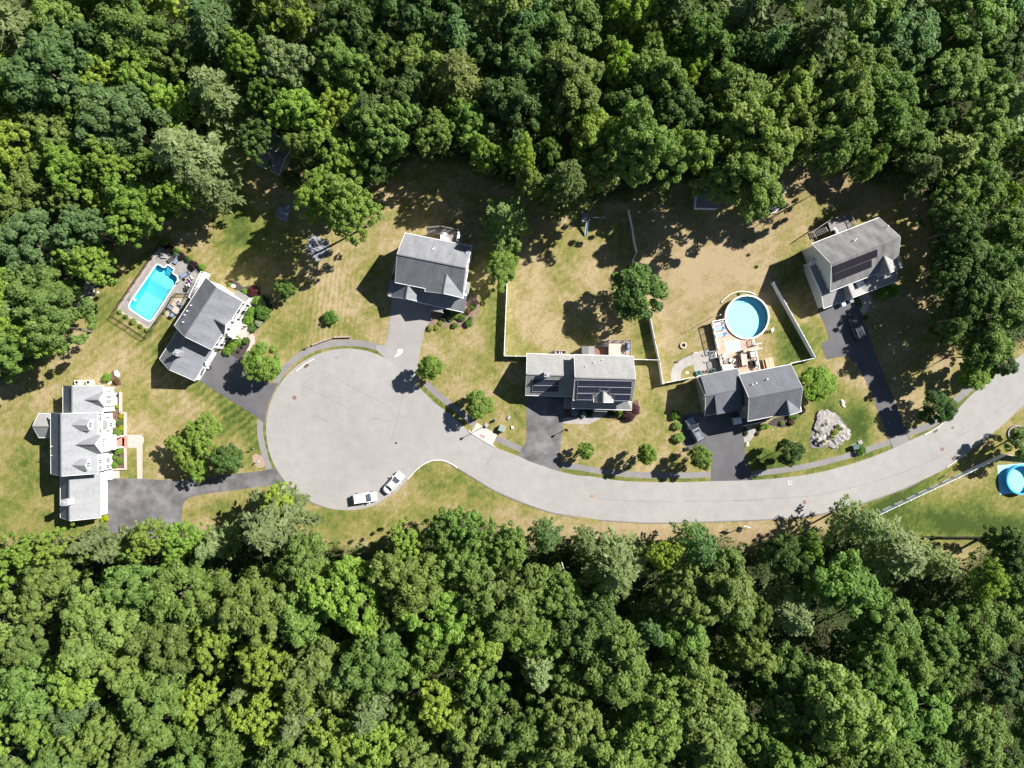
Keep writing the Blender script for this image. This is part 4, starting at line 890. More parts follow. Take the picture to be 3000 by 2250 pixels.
def iron_fence(pts,h,label,step=2.0):
    t=root('metal_fence',(*pts[0],0),label,'fence')
    for a,b in zip(pts[:-1],pts[1:]):
        a=np.array(a);b=np.array(b);L=np.linalg.norm(b-a);k=max(1,round(L/step))
        mb=MB()
        for z_ in (.12,h-.18,h-.03): mb.bar((*a,z_),(*b,z_),.035,.035)
        for i in range(int(L/.16)):
            p=a+(b-a)*(i+.5)/int(L/.16); mb.bar((*p,.08),(*p,h-.03),.014,.014)
        mb.build('railing_panel',black_metal,t)
        for i in range(k+1):
            p=a+(b-a)*i/k; MB().bar((*p,0),(*p,h+.05),.06,.06).build('post',black_metal,t)
    return t
iron_fence([zW(1045,228,1.2),zW(708,720,1.2),zW(928,865,1.2),zC(1060,1160,1.2),zC(1160,990,1.2),zC(1400,1000,1.2)],1.2,'black metal fence enclosing the patio of the long pool')
iron_fence([zW(1045,228,1.2),zC(1250,310,1.2),zC(1600,600,1.2)],1.2,'black metal fence behind the dark red shrubs above the pool patio')
t=MB(); t.strip(PP(zQ,[(1335,1097),(1700,1100),(2100,1100),(2400,1102)]),.12,0,.9); tag(t.build('low_fence',black_metal),'thin dark low fence at the foot of the lower right lawn','fence')
# kerbs
def kerb(pts,label,w=.17,h=.13,m=granite,n=5):
    mb=MB(); mb.strip(smooth(pts,n),w,0,h+.03); tag(mb.build('granite_kerb',m),label,'kerb','granite kerb pieces')
kerb(PP(zM,[(465,378),(510,345),(560,308),(612,280)]),'short pale kerb by the drain at the upper left of the circle')
kerb(PP(zN,[(162,1125),(220,1058),(300,983),(400,928),(480,915),(560,923),(650,963),(700,1000)]),'long curved white kerb round the grass nose below the circle')
kerb(PP(zN,[(818,592),(870,632),(990,705),(1105,772)]),'straight pale kerb beside the tan concrete ramp')
kerb(PP(zQ,[(1452,322),(1530,280),(1592,230)]),'short pale kerb by the drain right of the last driveway')
kerb(PP(zQ,[(1620,570),(1690,522),(1758,472)]),'short pale kerb on the outer edge of the right bend')
berm=mat('asphalt_kerb',(.16,.15,.15),.1,2,.9)
mb=MB(); mb.strip(arc(zM(245,1180),zM(700,1462),30),.22,0,.07); mb.strip(smooth(PP(zN,[(700,1000),(900,1122),(1100,1242),(1400,1372),(1700,1475),(2000,1540)]),4),.22,0,.08); mb.strip(smooth(PP(zO,[(400,1378),(800,1404),(1200,1406)])+PP(zQ,[(400,960),(800,897),(1200,771),(1400,688)]),4),.2,0,.08)
o=mb.build('road_edge',berm); o['kind']='structure'
# drains and manholes
rust=mat('rusty_iron',(.2,.13,.105),.2,4,.8,.3,0)
def manhole(p,r,label,m=rust):
    t=root('manhole_cover',(*p,.03),label,'manhole','round manhole covers in the road')
    MB().cyl((*p,.03),r,.014,20).build('cover',m,t); MB().ring(p,r,r+.08,.03,.04,20).build('rim',concrete,t)
manhole(zM(450,595),.42,'brown manhole cover on the left side of the circle'); manhole(zM(792,270),.42,'faint grey manhole cover near the top of the circle',mat('grey_iron',(.22,.21,.2),.1,4,.8))
manhole(zO(308,1120),.42,'orange brown manhole cover in the road below the solar array house',mat('orange_iron',(.3,.17,.12),.1,4,.8)); manhole(zQ(538,835),.38,'brown manhole cover in the road below the boulder'); manhole(zQ(1588,432),.38,'pinkish manhole cover in the middle of the right bend'); manhole(zQ(1668,268),.3,'small pink manhole cover near the drain on the right bend')
manhole(zN(38,730),.2,'tiny dark valve cover in the neck of the circle',black_metal)
def drain(p,rz,label,s=(.9,.6)):
    t=root('storm_drain',(*p,.03),label,'drain','rectangular storm drains')
    MB().box((*p,.036),(s[0]+.1,s[1]+.1,.014),rz).build('frame',rust,t); g_=MB()
    for k in range(6):
        d=(k-2.5)*s[0]/6; g_.box((p[0]+math.cos(rz)*d,p[1]+math.sin(rz)*d,.046),(.05,s[1],.012),rz)
    g_.build('grate',black_metal,t)
drain(zM(545,335),R(38),'drain grate at the upper left rim of the circle'); drain(zQ(1533,290),R(30),'drain grate on the inner side of the right bend'); drain(zQ(1680,500),R(35),'drain grate on the outer side of the right bend')
st('access_plate',zN,[(952,628),(1003,655),(985,690),(930,655)],.024,mat('pinkish_plate',(.3,.22,.21),.08,4,.9))
st('paint_patch',zM,[(1290,205),(1322,203),(1325,225),(1300,250),(1260,265),(1280,240)],.028,mat('spilled_paint',(.75,.73,.7),.05,3,.9),None,True)
# chalk or survey mark on the road
mb=MB(); mb.bar((*zI(1590,1580),.037),(*zI(1596,1635),.037),.07,.003); mb.bar((*zI(1596,1635),.037),(*zI(1635,1628),.037),.07,.003)
for a,b in (((1612,1590),(1612,1605)),((1612,1590),(1622,1588)),((1612,1597),(1620,1596)),((1630,1587),(1630,1602)),((1630,1587),(1642,1586))): mb.bar((*zI(*a),.037),(*zI(*b),.037),.045,.003)
o=mb.build('road_paint_mark',white); o['kind']='structure'
# ---------------------------------------------------------------- cars
def car(kind,loc,rz,label,paint,L=4.7,Wd=1.85,hr=1.65,suv=True,roofm=None,rails=False,sun=False):
    t=root('parked_car',(0,0,0),label,'car','cars parked on the street and driveways')
    hl=L/2
    def plan(x):
        a=abs(x)/hl; w=Wd/2*(1-.1*max(0,(a-.4)/.6)**2-.26*max(0,(a-.8)/.2)**2); return w
    if suv: prof=[(-hl,.55,.75),(-hl+.12,.35,1.0),(-hl+.4,.3,1.08),(-1.2,.28,1.06),(0,.28,1.04),(.75,.28,1.02),(1.15,.28,1.0),(hl-.7,.3,.97),(hl-.35,.3,.92),(hl-.12,.34,.82),(hl,.5,.65)]
    else: prof=[(-hl,.5,.7),(-hl+.12,.34,.95),(-hl+.6,.28,1.0),(-1.3,.25,.96),(0,.24,.92),(.7,.24,.92),(1.2,.25,.9),(hl-.7,.28,.83),(hl-.35,.28,.77),(hl-.12,.32,.68),(hl,.46,.56)]
    mb=MB(); rings=[]
    for x,zl,zh in prof:
        w=plan(x); ring_=[(x,-w*.9,zl),(x,-w,zl+.18),(x,-w,zh-.18),(x,-w*.93,zh-.04),(x,-w*.6,zh+.01),(x,0,zh+.03),(x,w*.6,zh+.01),(x,w*.93,zh-.04),(x,w,zh-.18),(x,w,zl+.18),(x,w*.9,zl)]
        rings.append(ring_)
    i0=len(mb.v)
    for r_ in rings: mb.v+=r_
    nn_=11
    for k in range(len(rings)-1):
        for j in range(nn_): a=i0+k*nn_+j;b=i0+k*nn_+(j+1)%nn_; mb.f.append((a,b,b+nn_,a+nn_)); mb.uv.append(None)
    mb.f.append(tuple(range(i0,i0+nn_))); mb.f.append(tuple(i0+(len(rings)-1)*nn_+nn_-1-j for j in range(nn_))); mb.uv+=[None,None]
    body=mb.build('body',paint,t,True)
    g_=MB(); zb=1.0 if suv else .9
    if suv: gp=[(-hl+.18,zb+.02,.8),(-hl+.45,hr-.12,.76),(-hl+.9,hr-.02,.75),(0,hr,.76),(.35,hr-.04,.76),(1.25,zb,.84)]
    else: gp=[(-hl+.65,zb+.03,.8),(-hl+1.35,hr-.06,.68),(-.6,hr,.66),(.2,hr-.02,.67),(1.15,zb,.82)]
    i0=0
    for x,z_,wf in gp:
        w=Wd/2*wf; wb=Wd/2*.9*(1 if abs(x)<hl*.7 else .93)
        g_.v+=[(x,-wb,zb-.04),(x,-w,z_-.06),(x,-w*.85,z_),(x,w*.85,z_),(x,w,z_-.06),(x,wb,zb-.04)]
    for k in range(len(gp)-1):
        for j in range(5): a=k*6+j; g_.f.append((a,a+1,a+7,a+6)); g_.uv.append(None)
    g_.f.append((0,1,2,3,4,5)); q=(len(gp)-1)*6; g_.f.append((q+5,q+4,q+3,q+2,q+1,q)); g_.uv+=[None,None]
    g_.build('window',dark_glass,t)
    x0,x1=(-hl+.5,.32) if suv else (-hl+1.4,.18); w=Wd/2*(.74 if suv else .63)
    rf=MB(); n_=8
    for k in range(n_):
        for j in range(6):
            def rp_(a,b): 
                x=x0+(x1-x0)*a/n_; y=-w+2*w*b/6; e=(2*a/n_-1); return (x,y*(1-.05*e*e),hr+.035-.03*(y/w)**2-.035*abs(e)**3)
            rf.face([rp_(k,j),rp_(k+1,j),rp_(k+1,j+1),rp_(k,j+1)])
    ro=rf.build('roof',roofm or paint,t,True)
    pm=MB()
    for s in (-1,1):
        wb=Wd/2*.9; wt=Wd/2*(.76 if suv else .67); xf=1.2 if suv else 1.1
        pm.bar((xf,s*wb,zb),(x1,s*wt,hr),.07,.05); pm.bar((x0-.35 if suv else x0-.7,s*wb,zb),(x0,s*wt,hr),.16,.06); pm.bar((-.25,s*wb,zb),(-.25,s*wt,hr-.03),.08,.05)
        pm.bar((x0,s*wt,hr-.01),(x1,s*wt,hr-.01),.06,.05)
    pm.build('pillars',paint,t)
    for x in (hl-.95,-hl+.95):
        for s in (-1,1):
            ax=Matrix.Rotation(R(90),3,'X'); w_=MB().cyl((x,s*(Wd/2-.02)+.11,.34),.34,.22,20,axis=ax).build('tyre',rubber,t)
            MB().cyl((x,s*(Wd/2-.02)+(.13 if s>0 else .11)-(.0 if s>0 else .02),.34),.2,.22,14,axis=ax).build('rim',chrome,w_)
    for s in (-1,1):
        MB().box((hl-.2,s*Wd*.34,.72 if suv else .62),(.22,.34,.13)).build('headlight',mat('lamp_glass',(.75,.77,.8),.03,3,.15),t)
        MB().box((-hl+.13,s*Wd*.3,.85 if suv else .78),(.14,.28,.16)).build('tail_light',mat('red_lamp',(.35,.02,.02),.05,3,.2),t)
        MB().box((.85 if suv else .8,s*(Wd/2+.1),1.02 if suv else .95),(.16,.24,.16)).build('mirror',paint,t)
        if rails: MB().bar((x0+.15,s*(w-.1),hr+.08),(x1-.15,s*(w-.1),hr+.08),.05,.05).build('roof_rail',chrome,t)
    if rails=='slats':
        for k in range(5): MB().bar((x0+.2,-.45+.22*k,hr+.055),(x1-.75,-.45+.22*k,hr+.055),.05,.03).build('roof_slat',chrome,ro)
    if sun: MB().box((x1-.45,0,hr+.035),(.5,.95,.025)).build('sunroof',dark_glass,ro)
    t.location=(*loc,.028); t.rotation_euler=(0,0,rz); return t
cw=mat('white_car_paint',(.8,.8,.8),.01,1,.25,0,None,.5,.6); cg=mat('silver_grey_car_paint',(.2,.22,.25),.03,1,.3,.5,None,.5,.7); cgr=mat('dark_green_car_paint',(.022,.032,.03),.1,1,.2,.3,None,.5,.8); clr=mat('silver_roof_paint',(.38,.4,.43),.03,1,.3,.4)
car('a',PX(1068.5,1458.5,.8),R(7.5),'white sport utility car parked at the lower rim of the circle',cw,4.65,1.85,1.65)
car('b',PX(1154,1414,.7),R(48),'white sedan parked nose up-right on the circle near the curved kerb',cw,4.8,1.82,1.42,suv=False)
car('c',PX(2036,1260,.8),R(117.5),'grey car with a slatted roof rack half in the house shadow',cg,4.85,1.9,1.75,rails='slats',sun=True,roofm=clr)
car('d',PX(2510.5,964,.8),R(110.9),'dark green-black sport utility car on the last driveway',cgr,4.5,1.85,1.7,rails=True,sun=True)
# ---------------------------------------------------------------- street and yard furniture
def hoop(p,rz,label,board=None,name='basketball_hoop'):
    t=root(name,(*p,0),label,'basketball hoop','basketball hoops'); c,s=math.cos(rz),math.sin(rz)
    def q(x,y,z): return (p[0]+c*x-s*y,p[1]+s*x+c*y,z)
    MB().box(q(-.5,0,.15),(.9,.7,.25),rz).build('base',black_metal,t)
    MB().bar(q(-.2,0,.2),q(.0,0,2.9),.1).bar(q(0,0,2.9),q(.6,0,3.1),.08).build('pole',black_metal,t)
    MB().box(q(.65,0,3.25),(.06,1.3,.85),rz).build('backboard',board or white,t)
    mb=MB(); cc=q(.95,0,3.0); mb.ring(cc[:2],.2,.235,2.99,3.03,16); mb.build('hoop_ring',mat('orange_paint',(.6,.16,.04),.05,3,.5),t)
    mb=MB()
    for k in range(10):
        a=2*PI*k/10; mb.bar((cc[0]+.22*math.cos(a),cc[1]+.22*math.sin(a),3.),(cc[0]+.12*math.cos(a+.3),cc[1]+.12*math.sin(a+.3),2.6),.015)
    mb.build('net',white,t)
hoop(zD(700,1222),R(20),'black basketball hoop at the garage corner of the angled house')
hoop(zO(1915,1448),R(75),'black based basketball hoop on the dry verge below the road')
hoop(zI(300,1170),R(10),'white and pink basketball hoop beside the bright green driveway tree',mat('pink_board',(.7,.45,.42),.05,3,.5))
hoop(zR(392,1545),R(90),'small pink rimmed basketball hoop at the bottom of the far left driveway',mat('pale_board',(.75,.68,.66),.05,3,.5))
def lamp(p,h,label,name='street_lamp'):
    t=root(name,(*p,0),label,'lamp post')
    MB().cyl((*p,0),.14,.5,10,.09).cyl((*p,.5),.07,h-.9,10,.05).build('pole',black_metal,t)
    l_=MB().cyl((*p,h-.45),.12,.4,8,.24).build('lantern',mat('lantern_glass',(.5,.5,.47),.03,3,.2),t); MB().cyl((*p,h-.05),.28,.2,8,.04).build('lantern_cap',black_metal,t)
lamp(zN(1000,545),4.6,'tall black street lamp beside the tan concrete ramp'); lamp(zG(918,1362),2.6,'short white-topped lamp post beside the shaded driveway','yard_lamp')
tag(MB().cyl((*zU(600,488),0),.05,5.6,8,.035).cyl((*zU(600,488),5.6),.09,.12,8).build('flag_pole',white),'slim white flag pole left of the large round pool','flag pole')
tp=root('lamp_post',(*zU(340,955),0),'post with two white globe lamps at the corner of the concrete patio','lamp post')
MB().cyl((*zU(340,955),0),.05,3.0,8).build('pole',black_metal,tp)
for dx in(-.2,.2):
    q=zU(340,955); MB().tube([(q[0]+dx,q[1],2.85),(q[0]+dx,q[1],2.92),(q[0]+dx,q[1],3.0),(q[0]+dx,q[1],3.1),(q[0]+dx,q[1],3.18)],[.06,.15,.18,.15,.05],10).build('globe',white,tp)
def cabinet(p,size,rz,label,m,name='utility_box'):
    t=root(name,(*p,0),label,'utility box'); MB().box((p[0],p[1],.05),(size[0]+.2,size[1]+.2,.1),rz).build('pad',concrete,t)
    MB().box((p[0],p[1],size[2]/2+.1),size,rz).build('cabinet',m,t); MB().box((p[0],p[1],size[2]+.13),(size[0]+.06,size[1]+.06,.06),rz).build('lid',m,t)
gb=mat('utility_green',(.2,.26,.21),.08,2,.5); dg=mat('dark_green_box',(.04,.09,.075),.1,2,.5)
cabinet(zN(1180,570),(1.05,1.0,.9),R(-20),'pale green transformer box on the grass left of the shaded driveway',gb); cabinet(zN(1107,480),(.35,.3,.75),R(-25),'small dark utility pedestal above the transformer box',dg)
cabinet(zN(1010,537),(.6,.55,.1),R(-30),'flat pale concrete utility box at the foot of the street lamp',concrete); cabinet(zN(1255,455),(.6,.4,.12),R(60),'flat white utility lid lying on the lawn near the transformer box',concrete)
cabinet(zN(1295,560),(.3,.4,.12),0,'tiny white valve box lying closest to the shaded driveway',white); cabinet(zQ(915,413),(1.1,.75,.9),R(15),'dark green utility box beside a dense shrub under the boulder',dg)
cabinet(zQ(960,380),(.7,.6,.08),R(25),'flat grey concrete lid beside the dark green utility box',concrete)
def ac(p,label):
    t=root('air_conditioner',(*p,0),label,'air conditioner','air conditioners beside the walls'); MB().box((p[0],p[1],.42),(.85,.85,.75)).build('casing',mat('ac_casing',(.5,.5,.48),.05,2,.5),t); MB().cyl((p[0],p[1],.795),.27,.03,18).build('fan_grille',black_metal,t)
st('gravel_pad',zA,[(950,360),(1010,345),(1255,345),(1265,430),(950,432)],.02,mat('tan_gravel',(.42,.35,.24),.2,3,.95,0,9))
ac(zA(1005,388),'left air conditioner on the tan pad at the white house'); ac(zA(1190,388),'right air conditioner on the tan pad at the white house'); ac(zG(812,368),'left air conditioner inside the timber frame behind the solar array house'); ac(zG(885,368),'right air conditioner inside the timber frame behind the solar array house')
fr=root('timber_enclosure',(*zG(848,362),0),'low timber frame round two air conditioners behind the solar array house','timber frame')
for a,b in (((768,340),(925,342)),((768,340),(768,385)),((925,342),(928,385))): MB().bar((*zG(*a,1.),1.),(*zG(*b,1.),1.),.09).build('beam',wood,fr)
for a in ((768,340),(925,342)): MB().bar((*zG(*a),0),(*zG(*a),1.),.09).build('post',wood,fr)
def mailbox(p,rz,label,m=black_metal,pm=white):
    t=root('mailbox',(*p,0),label,'mailbox','mailboxes'); MB().bar((*p,0),(*p,1.05),.1).build('post',pm,t); q=(p[0]+math.cos(rz)*.12,p[1]+math.sin(rz)*.12,1.15)
    MB().box(q,(.5,.2,.16),rz).cyl((q[0]-math.cos(rz)*.25,q[1]-math.sin(rz)*.25,1.22),.1,.5,10,axis=Matrix.Rotation(rz,3,'Z')@Matrix.Rotation(R(90),3,'Y')).build('box',m,t)
    MB().box((q[0],q[1],1.34),(.04,.02,.14),rz).build('flag',MATS['red_lamp'],t)
mailbox(zQ(1610,632),R(30),'reddish mailbox on the verge opposite the last driveway',mat('red_mailbox',(.4,.12,.1),.1,3,.5)); mailbox(zR(1632,607),0,'white mailbox post on the lawn left of the circle path'); mailbox(zR(1690,742),R(40),'grey mailbox inside the round mulch ring left of the circle',grey_metal); mailbox(zL(780,850),R(80),'thin white and red marker post beside the last driveway',white)
mailbox(zM(570,180),0,'small pinkish post at the left end of the timber rail',mat('pinkish_post',(.5,.3,.26),.1,3,.7),pm=mat('pinkish_post',(.5,.3,.26)))
st('ring_bed',zR,[(1625,680),(1665,662),(1710,680),(1745,730),(1755,790),(1700,815),(1650,790),(1622,735)],.02,mat('pink_gravel',(.3,.22,.17),.2,3,.95,0,9),None,True)
# timber rail beside the upper path
tr_=root('timber_rail',(*zM(740,120),0),'weathered timber rail in two pieces above the path round the circle','timber rail')
for a,b in (((590,168),(755,108)),((765,104),(905,100))): MB().bar((*zM(*a,.4),.4),(*zM(*b,.4),.4),.3,.28).build('beam',wood,tr_)
for a in ((595,168),(755,108),(900,100)): MB().bar((*zM(*a),0),(*zM(*a),.4),.18).build('post',wood,tr_)
# ---------------------------------------------------------------- decks
def railing(t,p,q,z,m,h=1.0,step=.18):
    mb=MB(); p=np.array(p);q=np.array(q); L=np.linalg.norm(q-p); mb.bar((*p,z+h),(*q,z+h),.12,.06); mb.bar((*p,z+.1),(*q,z+.1),.06,.05)
    k=max(2,int(L/step))
    for i in range(k+1): x=p+(q-p)*i/k; mb.bar((*x,z),(*x,z+h),.1 if i%8==0 or i==k else .035)
    mb.build('railing',m,t)
def stairs(t,a,b,c,d,z1,z0,n,m,open_=True):
    """a-b is the upper edge, d-c the lower edge"""
    a,b,c,d=[np.array(x) for x in (a,b,c,d)]
    for i in range(n):
        f0=i/n+.06/n; f1=(i+1)/n-.2/n; z=z1-(z1-z0)*(i+.5)/n
        MB().prism([tuple(a+(d-a)*f0),tuple(b+(c-b)*f0),tuple(b+(c-b)*f1),tuple(a+(d-a)*f1)],z-.05,z).build('tread',m,t)
    for p,q in ((a,d),(b,c)): MB().bar((*p,z1-.1),(*q,z0),.07,.25).build('stringer',m,t)
def deck(label,z,poly,h,m,rails,rm,name='timber_deck'):
    P_=[z(x,y,h) for x,y in poly]; c=np.mean(np.array(P_),0); t=root(name,(c[0],c[1],0),label,'deck')
    MB().prism(P_,h-.06,h).build('deck_boards',m,t); MB().prism([tuple(c+(np.array(p)-c)*.985) for p in P_],h-.3,h-.065).build('deck_frame',rm,t)
    pm=MB()
    for p in P_: q=c+(np.array(p)-c)*.95; pm.bar((*q,0),(*q,h-.1),.14)
    pm.build('deck_posts',rm,t)
    for a,b in rails: railing(t,z(*a,h),z(*b,h),h,rm)
    return t
warm=decking('warm_deck_boards',(.46,.32,.24),R(10)); pale=decking('pale_deck_boards',(.5,.4,.33),R(0)); gdk=decking('grey_deck_boards',(.26,.22,.2),R(-11)); gdk2=decking('dark_deck_boards',(.2,.185,.18),R(21))
d5=deck('large tan deck with white rails joining the round pool to the dark roofed house',zT,[(245,75),(462,38),(478,110),(525,205),(600,290),(705,345),(850,366),(940,362),(958,468),(1045,448),(1062,545),(978,560),(1045,890),(745,960),(700,880),(430,910),(380,655),(345,560)],1.1,warm,
 [((245,75),(470,32)),((250,75),(368,552)),((385,655),(432,900)),((938,362),(955,465)),((950,465),(1068,438)),((885,566),(1085,522)),((980,560),(1045,885))],white)
stairs(d5,zT(345,575,1.1),zT(350,670,1.1),zT(225,695,.0),zT(205,585,.0),1.05,.1,5,white)
for a,b in (((345,562),(205,580)),((375,668),(235,700))): MB().bar((*zT(*a,2.0),2.0),(*zT(*b,1.),1.1),.1).build('stair_rail',white,d5)
d4=deck('tan square deck behind the solar array house',zG,[(1475,205),(1762,208),(1757,420),(1475,412)],1.5,pale,[((1475,205),(1762,208)),((1762,208),(1757,400))],wood)
stairs(d4,zG(1475,212,1.5),zG(1475,285,1.5),zG(1325,283,.1),zG(1325,212,.1),1.45,.1,7,greywood); railing(d4,zG(1325,212,.8),zG(1475,210,1.5),.8,wood)
st('brick_patio',zG,[(1295,290),(1480,292),(1480,420),(1292,420)],.02,mat('dark_brick_patio',(.2,.095,.075),.2,3,.9,0,9))
sh=root('lean_to',(*zG(1210,340),0),'grey lean-to roof against the back of the solar array house','lean-to')
MB().face([(*zG(1130,283,2.),2.),(*zG(1212,285,2.3),2.3),(*zG(1212,400,2.3),2.3),(*zG(1130,400,2.),2.)]).face([(*zG(1212,285,2.3),2.3),(*zG(1292,285,2.),2.),(*zG(1292,400,2.),2.),(*zG(1212,400,2.3),2.3)]).build('roof',S4,sh); MB().prism([zG(1135,290,2),zG(1288,290,2),zG(1288,400,2),zG(1135,400,2)],0,1.98).build('wall',beige,sh)
d3=deck('brown raised deck behind the house at the head of the circle',zE,[(1300,200),(1585,262),(1545,420),(1278,372),(1300,290)],1.8,gdk,[((1120,215),(1300,200)),((1300,200),(1585,262)),((1585,262),(1550,400))],greywood)
stairs(d3,zE(1300,228,1.8),zE(1300,288,1.8),zE(1122,285,.1),zE(1125,225,.1),1.75,.1,9,greywood)
d6=deck('shaded dark deck with a long stair behind the worn-roofed house',zJ,[(640,215),(908,112),(975,275),(960,290),(700,400)],1.8,gdk2,[((640,215),(908,112)),((908,112),(972,272)),((400,375),(640,215))],greywood)
stairs(d6,zJ(625,283,1.8),zJ(660,345,1.8),zJ(420,438,.1),zJ(392,372,.1),1.75,.1,11,greywood)
# ---------------------------------------------------------------- yard furniture
def local(p,rz):
    c,s=math.cos(rz),math.sin(rz); return lambda x,y,z:(p[0]+c*x-s*y,p[1]+s*x+c*y,z)
def chair(p,z,rz,label,seatm,framem,w=.65,d=.65,cat='chair',group='outdoor chairs',name='patio_chair',arms=True):
    t=root(name,(*p,z),label,cat,group); q=local(p,rz)
    MB().box(q(0,0,z+.38),(d,w,.14),rz).build('seat',seatm,t); MB().box(q(-d/2-.03,0,z+.62),(.12,w,.5),rz).build('backrest',seatm,t)
    for x in (-d/2+.05,d/2-.05):
        for y in (-w/2+.04,w/2-.04): MB().bar(q(x,y,z),q(x,y,z+.32),.05).build('leg',framem,t)
    if arms:
        for s in(-1,1): MB().box(q(0,s*(w/2+.03),z+.58),(d,.07,.06),rz).build('armrest',framem,t)
    return t
def lounger(p,z,rz,label,mm,fm=white):
    t=root('sun_lounger',(*p,z),label,'sun lounger','loungers beside the pools'); q=local(p,rz)
    MB().box(q(-.25,0,z+.32),(1.3,.62,.08),rz).build('cushion',mm,t); Mx=Matrix.Rotation(rz,3,'Z')@Matrix.Rotation(R(-28),3,'Y')
    MB().box(q(.68,0,z+.48),(.7,.62,.08),rot=Mx).build('backrest',mm,t); f_=MB()
    for s in (-1,1): f_.bar(q(-.95,s*.34,z+.28),q(1.0,s*.34,z+.28),.06)
    f_.build('frame',fm,t)
    for x in(-.8,.8):
        for s in(-1,1): MB().bar(q(x,s*.32,z),q(x,s*.32,z+.28),.05).build('leg',fm,t)
def table(p,z,rz,l,w,h,label,tm,fm,name='patio_table'):
    t=root(name,(*p,z),label,'table'); q=local(p,rz); MB().box(q(0,0,z+h-.03),(l,w,.06),rz).build('tabletop',tm,t)
    for x in(-1,1):
        for y in(-1,1): MB().bar(q(x*(l/2-.08),y*(w/2-.08),z),q(x*(l/2-.08),y*(w/2-.08),z+h-.06),.06).build('leg',fm,t)
    return t
def grill(p,z,rz,label,m=grey_metal):
    t=root('grill',(*p,z),label,'grill','grills on the decks'); q=local(p,rz); MB().box(q(0,0,z+.4),(.6,1.15,.8),rz).build('cabinet',black_metal,t)
    MB().tube([q(0,-.42,z+.85),q(0,.42,z+.85)],[.28,.28],10).build('lid',m,t)
    for s in(-1,1): MB().box(q(0,s*.75,z+.82),(.5,.3,.04),rz).build('side_shelf',m,t)
blue=mat('blue_cushion',(.22,.36,.6),.08,3,.8); cr_=mat('cream_cushion',(.8,.75,.68),.04,3,.85); tan=mat('tan_tabletop',(.4,.33,.28),.1,3,.6); dk=mat('dark_wicker',(.05,.045,.045),.2,5,.8); bg=mat('blue_grey_sling',(.16,.2,.28),.1,4,.8)
D=1.1
lounger(zT(385,188,D),D,R(8),'upper blue cushioned lounger on the tan deck beside the round pool',blue); lounger(zT(412,292,D),D,R(14),'lower blue cushioned lounger on the tan deck beside the round pool',blue); lounger(zT(372,108,D),D,R(8),'grey lounger in the top corner of the tan deck',mat('grey_sling',(.36,.35,.37),.05,3,.8))
m,n,l,b=newmat('patterned_rug_fabric'); g=n.new('ShaderNodeNewGeometry'); mp=n.new('ShaderNodeMapping'); mp.inputs['Rotation'].default_value=(0,0,R(-35)); l.new(g.outputs['Position'],mp.inputs[0])
v_=n.new('ShaderNodeTexVoronoi'); v_.inputs['Scale'].default_value=1.9; v_.inputs['Randomness'].default_value=0; l.new(mp.outputs[0],v_.inputs['Vector']); r=ramp(n,(.75,.76,.76),(.18,.33,.38),.38,.46); l.new(v_.outputs['Distance'],r.inputs[0]); l.new(r.outputs[0],b.inputs['Base Color']); b.inputs['Roughness'].default_value=.95
tag(MB().prism([zT(x,y,D) for x,y in ((472,402),(722,374),(760,560),(512,612))],D+.002,D+.016).build('patterned_rug',m),'white and teal patterned rug on the tan deck','rug')
chair(zT(470,655,D),D,R(-50),'round white armchair next to the patterned rug',cr_,wood,.8,.8,'armchair','white armchairs on the tan deck','armchair'); chair(zT(585,722,D),D,R(150),'tilted white armchair at the middle of the tan deck',cr_,wood,.8,.8,'armchair','white armchairs on the tan deck','armchair')
chair(zT(530,835,D),D,R(95),'wide white sofa against the house wall on the tan deck',cr_,wood,1.9,.85,'sofa',None,'outdoor_sofa'); table(zT(490,745,D),D,R(10),.75,.65,.4,'low grey table between the white armchairs and the sofa',mat('grey_top',(.2,.2,.2),.1,3,.6),black_metal,'side_table')
table(zT(790,715,D),D,R(97),2.1,1.1,.74,'long tan dining table on the tan deck',tan,black_metal,'dining_table')
for i,(x,y,rz,lb) in enumerate(((722,640,10,'upper left'),(728,740,10,'middle left'),(735,810,10,'lower left'),(855,660,190,'upper right'),(865,770,190,'lower right'),(755,585,-80,'top end'))): chair(zT(x,y,D),D,R(rz),f'dark wire dining chair at the {lb} of the long tan table',dk,black_metal,.5,.5,'chair','dark chairs round the long dining table','dining_chair')
MBx=MB().box((*zT(945,625,D),D+.4),(1.05,.95,.8),R(10)); tag(MBx.build('storage_box',cr_),'white storage box by the right rail of the tan deck','storage box')
grill(zT(988,775,D),D,R(190),'silver lidded grill by the right rail of the tan deck'); grill(zG(1715,290,1.5),1.5,R(180),'blue-grey grill on the square deck of the solar array house',bg); grill(zE(1520,335,1.8),1.8,R(170),'white covered grill on the brown raised deck',white); grill(zJ(728,368,1.8),1.8,R(20),'white topped grill beside the stair of the shaded deck',white)
tag(MB().prism([zE(x,y,1.8) for x,y in ((1318,288),(1345,262),(1370,290),(1343,325))],1.81,1.86).build('deck_mat',mat('pale_blue_mat',(.4,.55,.6),.05,3,.8)),'pale blue mat lying on the brown raised deck','mat')
tag(MB().prism([zE(x,y,1.8) for x,y in ((1290,300),(1330,320),(1400,350),(1395,385),(1285,362))],1.81,2.2).build('covered_bench',cr_),'white covered bench beside the wall on the brown raised deck','bench')
ptb=root('picnic_table',(*zT(1205,770),0),'peach coloured picnic table on the lawn right of the tan deck','picnic table'); q=local(zT(1205,770),R(12))
MB().box(q(-.3,0,.72),(.55,1.9,.06),R(12)).box(q(.3,0,.72),(.55,1.9,.06),R(12)).build('tabletop',mat('peach_wood',(.62,.33,.22),.1,3,.7),ptb)
for s in(-1,1): MB().box(q(s*.85,0,.44),(.28,1.9,.05),R(12)).build('bench_seat',MATS['peach_wood'],ptb)
